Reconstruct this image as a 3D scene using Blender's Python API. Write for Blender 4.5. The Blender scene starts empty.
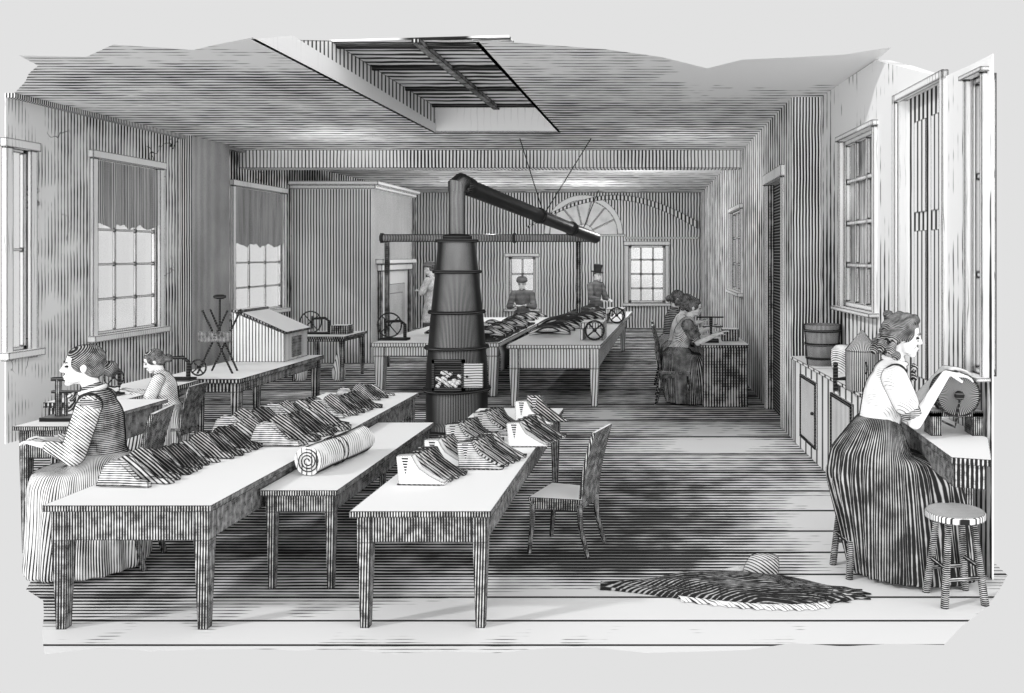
import bpy, bmesh, math, random
from mathutils import Vector, Matrix, noise
random.seed(7)
PI = math.pi
SC = bpy.context.scene
COL = SC.collection
H = 2.1            # eye height

# ------------------------------------------------------------------ materials
class N:
    """tiny expression helper over shader nodes"""
    def __init__(s, nt): s.nt = nt
    def new(s, t, **k):
        n = s.nt.nodes.new(t)
        for a, b in k.items(): setattr(n, a, b)
        return n
    def m(s, op, a, b=None, c=None, clamp=False):
        n = s.new('ShaderNodeMath', operation=op); n.use_clamp = clamp
        for i, v in enumerate((a, b, c)):
            if v is None: continue
            if isinstance(v, (int, float)): n.inputs[i].default_value = v
            else: s.nt.links.new(v, n.inputs[i])
        return n.outputs[0]
    def noise(s, vec, scale, detail=2.0):
        n = s.new('ShaderNodeTexNoise'); n.inputs['Scale'].default_value = scale; n.inputs['Detail'].default_value = detail
        s.nt.links.new(vec, n.inputs['Vector']); return n.outputs['Fac']
    def scalev(s, vec, sc):
        n = s.new('ShaderNodeVectorMath', operation='MULTIPLY'); n.inputs[1].default_value = sc
        s.nt.links.new(vec, n.inputs[0]); return n.outputs[0]
    def smooth(s, v, lo, hi):
        n = s.new('ShaderNodeMapRange', interpolation_type='SMOOTHSTEP')
        s.nt.links.new(v, n.inputs['Value']); n.inputs['From Min'].default_value = lo; n.inputs['From Max'].default_value = hi
        return n.outputs['Result']

def hatch(name, paper=.83, ink=.02, mode='xy', pitch=.05, dens=.4, amp=.5, nscale=1.5, nstretch=(1, 1, 1), edge=0.0,
          top=None, facing=0.0, grad=None, wob=.12, space='world', cross=0.0, crack=0.0, rough=.85, soft=.2, wood=0.0, brk=0.0, tops=None):
    """engraved surface: ruled ink lines on paper-white ground, line weight wandering with a noise"""
    mt = bpy.data.materials.new(name); mt.use_nodes = True
    nt = mt.node_tree; nt.nodes.clear(); e = N(nt)
    geo = e.new('ShaderNodeNewGeometry')
    if space == 'world': vec = geo.outputs['Position']
    else: vec = e.new('ShaderNodeTexCoord').outputs['Object']
    sp = e.new('ShaderNodeSeparateXYZ'); nt.links.new(vec, sp.inputs[0]); X, Y, Z = sp.outputs
    def coord(md):
        if md == 'xy': return e.m('MULTIPLY', e.m('ADD', X, Y), 1 / pitch)
        if md == 'x': return e.m('MULTIPLY', X, 1 / pitch)
        if md == 'y': return e.m('MULTIPLY', Y, 1 / pitch)
        if md == 'z': return e.m('MULTIPLY', Z, 1 / pitch)
        if md == 'zd': return e.m('MULTIPLY', e.m('ADD', Z, e.m('MULTIPLY', e.m('ADD', X, Y), .7)), 1 / pitch)
        if md == 'depth': return e.m('MULTIPLY', e.m('POWER', e.m('MAXIMUM', Y, .5), -.5), pitch)
        if md == 'angxz': return e.m('MULTIPLY', e.m('ARCTAN2', Z, X), pitch / (2 * PI))
        if md == 'ang': return e.m('MULTIPLY', e.m('ARCTAN2', Y, X), pitch / (2 * PI))
    def lines(md, extra=0.0):
        u = coord(md)
        u = e.m('ADD', u, e.m('MULTIPLY', e.m('SUBTRACT', e.noise(vec, 3.0, 1.0), .5), wob * 8))
        if extra: u = e.m('ADD', u, extra)
        return e.m('MULTIPLY', e.m('ABSOLUTE', e.m('SUBTRACT', e.m('FRACT', u), .5)), 2.0)
    nz = e.noise(e.scalev(vec, nstretch), nscale, 3.0)
    d = e.m('ADD', e.m('MULTIPLY', e.m('SUBTRACT', nz, .5), amp * 2), dens)
    if brk: d = e.m('ADD', d, e.m('MULTIPLY', e.m('SUBTRACT', e.noise(vec, brk, 2.0), .5), .9))
    if grad: d = e.m('ADD', d, grad(e, X, Y, Z))
    d = e.m('MINIMUM', d, .93)
    t = lines(mode)
    msk = e.m('SUBTRACT', 1.0, e.smooth(e.m('SUBTRACT', t, d), -soft, soft))
    msk = e.m('MULTIPLY', msk, e.smooth(d, .04, .16))
    if cross:
        t2 = lines('z' if mode != 'z' else 'xy')
        m2 = e.m('SUBTRACT', 1.0, e.smooth(e.m('SUBTRACT', t2, e.m('SUBTRACT', d, 1 - cross)), -soft, soft))
        msk = e.m('MAXIMUM', msk, e.m('MULTIPLY', m2, e.smooth(d, 1 - cross, 1.1 - cross)))
    if wood:   # darker board joints every few lines
        j = e.m('MULTIPLY', e.m('ABSOLUTE', e.m('SUBTRACT', e.m('FRACT', e.m('MULTIPLY', coord(mode), 1 / wood)), .5)), 2.0)
        jm = e.m('SUBTRACT', 1.0, e.smooth(j, .05, .10))
        msk = e.m('MAXIMUM', msk, jm)
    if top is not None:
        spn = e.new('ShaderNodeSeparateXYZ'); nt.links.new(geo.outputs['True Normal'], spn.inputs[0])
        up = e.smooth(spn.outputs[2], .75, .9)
        # upward face: top light put into the colour, only sparse broken strokes
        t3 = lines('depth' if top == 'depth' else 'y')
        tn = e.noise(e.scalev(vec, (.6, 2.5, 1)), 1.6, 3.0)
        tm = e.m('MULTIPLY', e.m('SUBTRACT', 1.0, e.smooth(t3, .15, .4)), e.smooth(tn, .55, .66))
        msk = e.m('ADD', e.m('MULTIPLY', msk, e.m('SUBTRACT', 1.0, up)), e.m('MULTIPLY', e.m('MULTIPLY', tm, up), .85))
    if crack:
        cn = e.noise(vec, crack, 4.0)
        cm = e.m('SUBTRACT', 1.0, e.smooth(e.m('ABSOLUTE', e.m('SUBTRACT', cn, .5)), .0015, .006))
        gate = e.smooth(e.noise(vec, .9, 1.0), .56, .60)
        msk = e.m('MAXIMUM', msk, e.m('MULTIPLY', cm, gate))
    if edge:
        bv = e.new('ShaderNodeBevel'); bv.samples = 6; bv.inputs['Radius'].default_value = edge * 1.5
        dt = e.new('ShaderNodeVectorMath', operation='DOT_PRODUCT')
        nt.links.new(bv.outputs[0], dt.inputs[0]); nt.links.new(geo.outputs['Normal'], dt.inputs[1])
        em = e.m('SUBTRACT', 1.0, e.smooth(dt.outputs['Value'], .86, .985))
        msk = e.m('MAXIMUM', msk, em)
    if facing:
        lw = e.new('ShaderNodeLayerWeight'); lw.inputs[0].default_value = .5
        fm = e.smooth(lw.outputs['Facing'], 1 - facing, 1 - facing * .55)
        msk = e.m('MAXIMUM', msk, fm)
    mix = e.new('ShaderNodeMix', data_type='RGBA')
    nt.links.new(msk, mix.inputs[0])
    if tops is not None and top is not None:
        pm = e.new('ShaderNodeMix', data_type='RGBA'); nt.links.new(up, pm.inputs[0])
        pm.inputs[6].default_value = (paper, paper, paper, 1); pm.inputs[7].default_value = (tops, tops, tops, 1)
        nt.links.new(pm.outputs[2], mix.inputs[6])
    mix.inputs[6].default_value = (paper, paper, paper, 1); mix.inputs[7].default_value = (ink, ink, ink, 1)
    b = e.new('ShaderNodeBsdfPrincipled'); b.inputs['Roughness'].default_value = rough
    b.inputs['Specular IOR Level'].default_value = .08
    nt.links.new(mix.outputs[2], b.inputs['Base Color'])
    o = e.new('ShaderNodeOutputMaterial'); nt.links.new(b.outputs[0], o.inputs[0])
    return mt

def gauss(e, X, Y, cx, cy, sx, sy, a):
    dx = e.m('MULTIPLY', e.m('SUBTRACT', X, cx), 1 / sx); dy = e.m('MULTIPLY', e.m('SUBTRACT', Y, cy), 1 / sy)
    r = e.m('ADD', e.m('MULTIPLY', dx, dx), e.m('MULTIPLY', dy, dy))
    return e.m('MULTIPLY', e.m('EXPONENT', e.m('MULTIPLY', r, -1.0)), a)

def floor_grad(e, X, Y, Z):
    g = e.m('MULTIPLY', e.m('SUBTRACT', 1.0, e.smooth(Y, 5.0, 6.3)), -.62)           # light by the cut edge, painted in as thinner ink
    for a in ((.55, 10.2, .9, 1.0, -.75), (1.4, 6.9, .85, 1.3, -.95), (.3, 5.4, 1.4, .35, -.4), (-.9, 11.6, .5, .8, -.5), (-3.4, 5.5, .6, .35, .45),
              (-1.9, 5.6, .5, .3, .3), (.1, 7.3, 1.1, 1.0, .3), (-.5, 6.1, .7, .35, .45)):  # lit patches and shadow areas of the floor, painted into the line density
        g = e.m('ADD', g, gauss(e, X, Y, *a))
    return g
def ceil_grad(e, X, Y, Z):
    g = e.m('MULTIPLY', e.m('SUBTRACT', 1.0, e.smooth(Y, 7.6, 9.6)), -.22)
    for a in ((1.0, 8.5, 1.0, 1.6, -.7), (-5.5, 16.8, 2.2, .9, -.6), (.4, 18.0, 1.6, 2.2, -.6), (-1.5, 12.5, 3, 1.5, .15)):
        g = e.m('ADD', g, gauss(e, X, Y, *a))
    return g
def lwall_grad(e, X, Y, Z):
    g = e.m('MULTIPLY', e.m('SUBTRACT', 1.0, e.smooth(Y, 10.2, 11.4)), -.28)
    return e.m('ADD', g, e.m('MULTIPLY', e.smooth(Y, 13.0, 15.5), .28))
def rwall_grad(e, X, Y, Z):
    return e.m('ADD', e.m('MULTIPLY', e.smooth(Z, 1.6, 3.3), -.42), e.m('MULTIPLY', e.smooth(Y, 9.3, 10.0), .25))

M = {}
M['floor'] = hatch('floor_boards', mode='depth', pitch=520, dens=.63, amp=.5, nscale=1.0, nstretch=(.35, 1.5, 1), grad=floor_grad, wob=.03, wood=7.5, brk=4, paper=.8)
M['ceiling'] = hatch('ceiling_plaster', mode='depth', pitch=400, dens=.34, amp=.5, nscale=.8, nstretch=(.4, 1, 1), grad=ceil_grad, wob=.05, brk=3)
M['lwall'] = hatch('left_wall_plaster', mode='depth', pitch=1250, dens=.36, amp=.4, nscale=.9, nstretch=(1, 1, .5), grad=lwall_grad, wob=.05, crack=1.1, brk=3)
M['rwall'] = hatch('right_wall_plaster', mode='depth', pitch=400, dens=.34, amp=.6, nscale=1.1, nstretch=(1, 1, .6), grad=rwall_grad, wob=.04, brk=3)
M['rwall_rear'] = hatch('rear_right_wall_plaster', mode='depth', pitch=400, dens=.40, amp=.5, nscale=.7, wob=.04, brk=3)
M['bwall'] = hatch('back_wall_plaster', mode='x', pitch=.085, dens=.42, amp=.35, nscale=.35, wob=.05)
M['pier'] = hatch('pier_plaster', mode='xy', pitch=.035, dens=.6, amp=.3, nscale=1.0, wob=.05)
M['beam'] = hatch('beam_plaster', mode='x', pitch=.06, dens=.36, amp=.5, nscale=.5, edge=.02, wob=.03)
M['trim'] = hatch('white_trim', mode='xy', pitch=.05, dens=.08, amp=.2, nscale=2, edge=.022)
M['trimfar'] = hatch('white_trim_far', mode='xy', pitch=.1, dens=.05, amp=.1, nscale=2, edge=.035)
M['blind'] = hatch('window_blind_cloth', mode='y', pitch=.03, dens=.52, amp=.25, nscale=2, nstretch=(1, 4, .5), cross=.5, wob=.06, paper=.7)
M['skyglass'] = hatch('skylight_frosted_glass', mode='depth', pitch=330, dens=.45, amp=.5, nscale=1.2, wob=.05)
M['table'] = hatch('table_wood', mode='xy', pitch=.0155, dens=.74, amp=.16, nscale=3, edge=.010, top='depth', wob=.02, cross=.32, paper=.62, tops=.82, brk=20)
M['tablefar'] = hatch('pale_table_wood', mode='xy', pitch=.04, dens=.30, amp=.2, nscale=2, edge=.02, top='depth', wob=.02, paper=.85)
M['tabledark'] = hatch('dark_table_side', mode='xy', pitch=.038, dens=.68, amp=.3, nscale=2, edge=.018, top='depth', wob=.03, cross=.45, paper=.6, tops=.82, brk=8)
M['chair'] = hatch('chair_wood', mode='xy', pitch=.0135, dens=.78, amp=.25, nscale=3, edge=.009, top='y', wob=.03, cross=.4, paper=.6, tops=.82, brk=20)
M['stool'] = hatch('stool_wood', mode='z', pitch=.012, dens=.72, amp=.3, nscale=4, wob=.06, facing=.45, paper=.6, brk=20)
M['stooltop'] = hatch('stool_seat_wood', mode='y', pitch=.016, dens=.40, amp=.3, nscale=4, edge=.010, wob=.04, paper=.75)
M['cabinet'] = hatch('cabinet_board', mode='depth', pitch=230, dens=.24, amp=.12, nscale=1, edge=.014, top='depth', wob=.0)
M['iron'] = hatch('stove_iron', mode='ang', pitch=120, dens=.64, amp=.4, nscale=2, nstretch=(1, 1, .2), facing=1.0, space='obj', rough=.45, wob=.03, paper=.45)  # facing darkens the sides: shading of the round body put into its colour
M['ironband'] = hatch('stove_band', mode='z', pitch=.02, dens=.9, amp=.1, facing=.5, space='obj', paper=.3)
M['pipe'] = hatch('stove_pipe_iron', mode='x', pitch=.03, dens=.60, amp=.3, nscale=2, facing=.8, wob=.03, paper=.55, rough=.45)
M['black'] = hatch('black_iron', mode='z', pitch=.03, dens=.92, amp=.05, paper=.25)
M['coal'] = hatch('glowing_coal', mode='zd', pitch=.05, dens=.2, amp=.5, nscale=12, edge=.006)
M['paper'] = hatch('pale_metal', mode='xy', pitch=.03, dens=.1, amp=.2, nscale=3, edge=.01, facing=.3)
M['leather'] = hatch('dark_leather', mode='zd', pitch=.02, dens=.62, amp=.35, nscale=9, edge=.010, space='obj', wob=.2, facing=.3, paper=.6)
M['leatherb'] = hatch('worn_leather', mode='zd', pitch=.024, dens=.42, amp=.4, nscale=9, edge=.012, space='obj', wob=.2, facing=.35, paper=.68)
M['leatherc'] = hatch('black_leather', mode='zd', pitch=.02, dens=.85, amp=.25, nscale=9, edge=.008, space='obj', wob=.2, facing=.3, paper=.5)
M['leathermid'] = hatch('striped_leather', mode='z', pitch=.013, dens=.42, amp=.35, nscale=8, edge=.009, space='obj', wob=.15, facing=.3, paper=.75, brk=25)
M['leatherfar'] = hatch('dark_leather_far', mode='y', pitch=.045, dens=.55, amp=.4, nscale=5, edge=.016, space='obj', wob=.1, paper=.62, facing=.55)
M['leatherfarb'] = hatch('worn_leather_far', mode='y', pitch=.05, dens=.3, amp=.4, nscale=5, edge=.016, space='obj', wob=.1, paper=.7, facing=.5)
M['leatherpale'] = hatch('pale_leather', mode='z', pitch=.02, dens=.04, amp=.12, nscale=6, edge=.011, space='obj', wob=.1, facing=.25)
M['gore'] = hatch('elastic_gore', mode='z', pitch=.016, dens=.6, amp=.1, space='obj')
M['cloth'] = hatch('pale_cloth', mode='xy', pitch=.03, dens=.22, amp=.5, nscale=6, facing=.35, wob=.2)
M['clothend'] = hatch('rolled_cloth_end', mode='z', pitch=.02, dens=.6, amp=.4, nscale=8, edge=.006)
M['skin'] = hatch('skin', paper=.8, mode='z', pitch=.012, dens=.02, amp=.22, nscale=9, facing=.36, wob=.1)
M['skinfar'] = hatch('skin_far', paper=.8, mode='z', pitch=.02, dens=.12, amp=.3, nscale=9, facing=.3, wob=.1)
M['hair'] = hatch('dark_hair', paper=.42, mode='zd', pitch=.011, dens=.72, amp=.4, nscale=14, space='obj', wob=.35, facing=.3, brk=30)
M['bodice'] = hatch('dark_bodice', mode='z', pitch=.0125, dens=.64, amp=.35, nscale=5, wob=.12, facing=.4, cross=.5, paper=.55, brk=18)
M['sleeve'] = hatch('striped_sleeve', mode='zd', pitch=.022, dens=.40, amp=.25, nscale=5, wob=.1, facing=.35, brk=15)
M['blouse'] = hatch('white_blouse', mode='zd', pitch=.018, dens=.10, amp=.4, nscale=7, wob=.2, facing=.36, paper=.8)
M['skirtlight'] = hatch('pale_striped_skirt', mode='ang', pitch=150, dens=.44, amp=.5, nscale=3, wob=.10, facing=.22, space='obj', brk=8, paper=.74)
M['skirtdark'] = hatch('dark_pleated_skirt', mode='ang', pitch=110, dens=.74, amp=.4, nscale=4, wob=.12, facing=.45, space='obj', paper=.5, brk=12)
M['skirtmid'] = hatch('grey_skirt', mode='ang', pitch=110, dens=.5, amp=.4, nscale=3.0, wob=.1, facing=.35, space='obj', paper=.75)
M['coat'] = hatch('dark_coat', mode='z', pitch=.028, dens=.68, amp=.3, nscale=4, wob=.1, facing=.3, paper=.5)
M['coatlight'] = hatch('pale_coat', mode='zd', pitch=.022, dens=.32, amp=.4, nscale=4, wob=.15, facing=.35, brk=10)
M['shawl'] = hatch('dark_shawl', mode='y', pitch=.0125, dens=.82, amp=.5, nscale=6, nstretch=(.4, 2, 1), wob=.45, cross=.4, paper=.45, brk=18)
M['dark'] = hatch('dark_opening', mode='z', pitch=.04, dens=.72, amp=.1, wob=.0, paper=.3)
M['doorleaf'] = hatch('grey_door', mode='depth', pitch=420, dens=.44, amp=.25, nscale=1, wob=.02, edge=.006)
M['doorpanel'] = hatch('door_panel_board', mode='depth', pitch=420, dens=.30, amp=.15, nscale=1, wob=.0, edge=.014)
M['grind'] = hatch('wheel_face', mode='angxz', pitch=60, dens=.66, amp=.2, space='obj', edge=.010, facing=.3, paper=.5)
M['bucket'] = hatch('bucket_staves', mode='ang', pitch=90, dens=.68, amp=.3, nscale=3, space='obj', facing=.5, paper=.6)

def glass_mat(name, dark=False):
    mt = bpy.data.materials.new(name); mt.use_nodes = True; nt = mt.node_tree; nt.nodes.clear(); e = N(nt)
    tr = e.new('ShaderNodeBsdfTransparent'); gl = e.new('ShaderNodeBsdfGlossy'); gl.inputs['Roughness'].default_value = .1
    mx = e.new('ShaderNodeMixShader'); mx.inputs[0].default_value = .06
    o = e.new('ShaderNodeOutputMaterial')
    tr.inputs[0].default_value = (.97, .97, .97, 1)
    nt.links.new(tr.outputs[0], mx.inputs[1]); nt.links.new(gl.outputs[0], mx.inputs[2]); nt.links.new(mx.outputs[0], o.inputs[0])
    return mt
M['glass'] = glass_mat('clear_glass')
M['darkglass'] = hatch('shaded_glass', mode='y', pitch=.05, dens=.5, amp=.7, nscale=2.2, nstretch=(1, 1.5, .7), wob=.05, rough=.3)

# ------------------------------------------------------------------ mesh helpers
class MB:
    def __init__(s): s.v = []; s.f = []
    def add(s, vs, fs, mat=None):
        o = len(s.v)
        s.v += [tuple(mat @ Vector(p)) if mat is not None else tuple(p) for p in vs]
        s.f += [tuple(i + o for i in f) for f in fs]; return s
    def box(s, x0, x1, y0, y1, z0, z1, mat=None):
        v = [(x, y, z) for z in (z0, z1) for y in (y0, y1) for x in (x0, x1)]
        return s.add(v, [(0, 2, 3, 1), (4, 5, 7, 6), (0, 1, 5, 4), (2, 6, 7, 3), (0, 4, 6, 2), (1, 3, 7, 5)], mat)
    def taper(s, x0, x1, y0, y1, z0, z1, k):   # box whose foot is narrower by k
        cx, cy = (x0 + x1) / 2, (y0 + y1) / 2
        v = [(cx + (x - cx) * k, cy + (y - cy) * k, z0) for y in (y0, y1) for x in (x0, x1)] + [(x, y, z1) for y in (y0, y1) for x in (x0, x1)]
        return s.add(v, [(0, 2, 3, 1), (4, 5, 7, 6), (0, 1, 5, 4), (2, 6, 7, 3), (0, 4, 6, 2), (1, 3, 7, 5)])
    def loft(s, rings, cap=True, closed=True):
        n = len(rings[0]); vs = [p for r in rings for p in r]; fs = []
        for i in range(len(rings) - 1):
            for j in range(n if closed else n - 1):
                a = i * n + j; b = i * n + (j + 1) % n
                fs.append((a, b, b + n, a + n))
        if cap: fs.append(tuple(range(n))[::-1]); fs.append(tuple(range((len(rings) - 1) * n, len(rings) * n)))
        return s.add(vs, fs)
    def tube(s, pts, r, n=8, cap=True):
        pts = [Vector(p) for p in pts]; rs = r if isinstance(r, (list, tuple)) else [r] * len(pts); rings = []
        up = None
        for i, p in enumerate(pts):
            d = (pts[min(i + 1, len(pts) - 1)] - pts[max(i - 1, 0)]).normalized()
            if up is None: up = Vector((0, 0, 1)) if abs(d.z) < .9 else Vector((1, 0, 0))
            a = d.cross(up).normalized(); b = a.cross(d).normalized(); up = b
            rings.append([tuple(p + (a * math.cos(2 * PI * k / n) + b * math.sin(2 * PI * k / n)) * rs[i]) for k in range(n)])
        return s.loft(rings, cap)
    def lathe(s, prof, n=24, c=(0, 0, 0), cap=True, mat=None):
        rings = [[(c[0] + r * math.cos(2 * PI * k / n), c[1] + r * math.sin(2 * PI * k / n), c[2] + z) for k in range(n)] for r, z in prof]
        m = MB(); m.loft(rings, cap); return s.add(m.v, m.f, mat)
    def torus(s, R, r, n=20, k=6, mat=None):
        rings = [[((R + r * math.cos(2 * PI * j / k)) * math.cos(2 * PI * i / n), (R + r * math.cos(2 * PI * j / k)) * math.sin(2 * PI * i / n), r * math.sin(2 * PI * j / k)) for j in range(k)] for i in range(n + 1)]
        m = MB(); m.loft(rings, False); return s.add(m.v, m.f, mat)
    def prism(s, poly, a, b, plane='xz'):     # polygon extruded along the third axis from a to b
        n = len(poly)
        def P(u, v, w): return {'xz': (u, w, v), 'xy': (u, v, w), 'yz': (w, u, v)}[plane]
        vs = [P(u, v, a) for u, v in poly] + [P(u, v, b) for u, v in poly]
        fs = [tuple(range(n)), tuple(range(n, 2 * n))[::-1]] + [(i, i + n, (i + 1) % n + n, (i + 1) % n) for i in range(n)]
        return s.add(vs, fs)
    def sphere(s, c, r, n=10, m=7):
        r = r if isinstance(r, (tuple, list)) else (r, r, r)
        rings = [[(c[0] + r[0] * math.sin(PI * i / m) * math.cos(2 * PI * k / n), c[1] + r[1] * math.sin(PI * i / m) * math.sin(2 * PI * k / n), c[2] + r[2] * math.cos(PI * i / m)) for k in range(n)] for i in range(1, m)]
        return s.loft(rings, True)
    def build(s, name, mat, parent=None, smooth=False, off=None):
        me = bpy.data.meshes.new(name); me.from_pydata(s.v, [], s.f); me.update()
        bm = bmesh.new(); bm.from_mesh(me); bmesh.ops.recalc_face_normals(bm, faces=bm.faces); bm.to_mesh(me); bm.free()
        me.materials.append(M[mat] if isinstance(mat, str) else mat)
        if smooth:
            me.polygons.foreach_set('use_smooth', [True] * len(me.polygons))
            try: me.set_sharp_from_angle(angle=math.radians(40))
            except Exception: pass
        o = bpy.data.objects.new(name, me); COL.objects.link(o)
        if parent is not None: o.parent = parent
        if off is not None: o.location = off
        return o

def thing(name, label, cat, loc=(0, 0, 0), rz=0.0, group=None, scale=1.0):
    o = bpy.data.objects.new(name, None); COL.objects.link(o); o.empty_display_size = .1
    o.location = loc; o.rotation_euler = (0, 0, rz); o.scale = (scale,) * 3
    o['label'] = label; o['category'] = cat
    if group: o['group'] = group
    return o
def tag(o, label, cat, group=None, kind=None):
    if label: o['label'] = label
    if cat: o['category'] = cat
    if group: o['group'] = group
    if kind: o['kind'] = kind
    return o
def struct(name, mb, mat, label, cat='structure'):
    o = mb.build(name, mat); o['kind'] = 'structure'; o['label'] = label; o['category'] = cat; return o
def copy_tree(o, parent=None):
    c = o.copy(); COL.objects.link(c)
    if parent is not None: c.parent = parent
    for ch in list(o.children): copy_tree(ch, c)
    return c

# ------------------------------------------------------------------ the room
ZC = 3.9
XL = -7.4
YB = 26.0
def ragged(pts, amp, seed, step=.35):
    rnd = random.Random(seed); out = []
    for i in range(len(pts) - 1):
        a, b = Vector(pts[i]), Vector(pts[i + 1]); L = (b - a).length; n = max(1, int(L / step)); nn = Vector((b - a).normalized()); nn = Vector((-nn.y, nn.x))
        for k in range(n):
            p = a.lerp(b, k / n) + (nn * rnd.uniform(-amp, amp) if (k or i) else Vector((0, 0)))
            out.append((p.x, p.y))
    out.append(pts[-1]); return out
# floor slab with an uneven front edge
front = ragged([(XL, 10.35), (-4.2, 5.9), (-3.3, 4.78), (-1.2, 4.74), (1.45, 4.86), (1.85, 5.35), (2.2, 5.9)], .05, 3, .25)
def sheet(mb, poly, z): mb.add([(x, y, z) for x, y in poly], [tuple(range(len(poly)))])
fl = MB(); sheet(fl, front + [(2.2, 11.0), (1.6, YB), (XL, YB)], 0)
struct('floor', fl, 'floor', 'bare plank floor with light painted into the boards along its front edge', 'floor')

# ceiling with the skylight opening, in four strips, and an uneven front edge
SK = (-3.47, -1.67, 13.2)    # x0, x1, far y
cf = ragged([(XL, 10.1), (-5.9, 8.0), (-4.2, 7.9)], .25, 5, .5) + ragged([(-3.9, 7.7), (SK[0], 7.45)], .05, 6)
ce = MB()
sheet(ce, (cf + [(SK[0], SK[2]), (XL, SK[2])])[::-1], ZC)
cr = ragged([(SK[1], 7.5), (-.6, 7.9), (.3, 8.6), (1.5, 8.0), (1.9, 7.8)], .12, 9, .4)
sheet(ce, (cr + [(1.9, SK[2]), (SK[1], SK[2])])[::-1], ZC)
sheet(ce, [(XL, SK[2]), (1.9, SK[2]), (1.9, YB), (XL, YB)][::-1], ZC)
struct('ceiling', ce, 'ceiling', 'flat plaster ceiling ruled with horizontal lines, open at the skylight', 'ceiling')
# skylight: shaft, glazing, bars
sk = thing('skylight', 'sloping glazed skylight let into the ceiling above the front tables', 'skylight', (-2.57, 10, ZC)); 
def L3(mb, o, name, mat, par, sm=False):  # world coords -> local of an unrotated root
    mb.v = [tuple(Vector(v) - Vector(o)) for v in mb.v]; return mb.build(name, mat, par, sm)
o_ = (-2.57, 10, ZC)
zt = ZC + .38
m = MB(); m.box(SK[0] - .04, SK[1] + .04, SK[2], SK[2] + .04, ZC, zt); L3(m, o_, 'shaft_end', 'trimfar', sk)
m = MB(); m.prism([(7.5, ZC), (SK[2], ZC), (SK[2], zt), (9.15, zt)], SK[0] - .04, SK[0], 'yz')
L3(m, o_, 'shaft_side', hatch('shaft_hatch', mode='depth', pitch=520, dens=.36, amp=.2, edge=.02, wob=.01), sk)
m = MB(); m.add([(SK[0], 7.5, ZC), (SK[0], SK[2], ZC), (SK[0] + .012, SK[2] - .01, ZC + .12), (SK[0] + .012, 8.2, ZC + .2)], [(0, 1, 2, 3)]); L3(m, o_, 'reveal', 'trimfar', sk)
m = MB(); m.prism([(7.6, ZC), (SK[2], ZC), (SK[2], zt), (9.15, zt)], SK[1], SK[1] + .04, 'yz'); L3(m, o_, 'shaft_side', 'trimfar', sk)
m = MB(); m.prism([(SK[0] - .04, 9.2), (SK[1] + .04, 9.0), (SK[1] + .04, SK[2] + .04), (SK[0] - .04, SK[2] + .04)], zt, zt + .02, 'xy'); L3(m, o_, 'pane', 'skyglass', sk)
m = MB(); m.box(-2.62, -2.53, 9.05, SK[2], zt - .05, zt); L3(m, o_, 'glazing_bar', 'tabledark', sk)
for y in (9.3, 10.4, 11.7, 13.0):
    m = MB(); m.box(SK[0], SK[1], y, y + .05, zt - .04, zt - .002); L3(m, o_, 'glazing_bar', 'black', sk)

def wall(name, a, b, z0, z1, holes, mat, label, th=.14, side=1, ztop=None):
    """vertical wall from a to b (xy), holes=(u0,u1,z0,z1) measured in metres along the wall; thickness goes to one side"""
    a = Vector(a); b = Vector(b); L = (b - a).length; d = (b - a).normalized(); n = Vector((-d.y, d.x)) * side * th
    mb = MB()
    us = sorted({0, L} | {h[0] for h in holes} | {h[1] for h in holes})
    for i in range(len(us) - 1):
        u0, u1 = us[i], us[i + 1]; uc = (u0 + u1) / 2
        hs = sorted([(h[2], h[3]) for h in holes if h[0] < uc < h[1]])
        z = z0; segs = []
        for h in hs:
            if h[0] > z: segs.append((z, h[0]))
            z = h[1]
        if z < z1: segs.append((z, z1))
        for s0, s1 in segs:
            p0 = a + d * u0; p1 = a + d * u1
            if name == 'wall_left' and u1 < .1: n = n * .1
            k0 = .35 if (ztop and u0 > holes[1][1] - .01) else 1; k1 = .08 if (ztop and i == len(us) - 2) else (.35 if (ztop and u1 > holes[1][1] - .01) else 1)
            vs = [(p.x, p.y, zz if ztop is None else min(zz, ztop(uu))) for zz in (s0, s1) for p, uu in ((p0, u0), (p1, u1), (p1 + n * k1, u1), (p0 + n * k0, u0))]
            mb.add(vs, [(0, 1, 2, 3), (4, 5, 6, 7), (0, 1, 5, 4), (1, 2, 6, 5), (2, 3, 7, 6), (3, 0, 4, 7)])
    return struct(name, mb, mat, label, 'wall')
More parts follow.
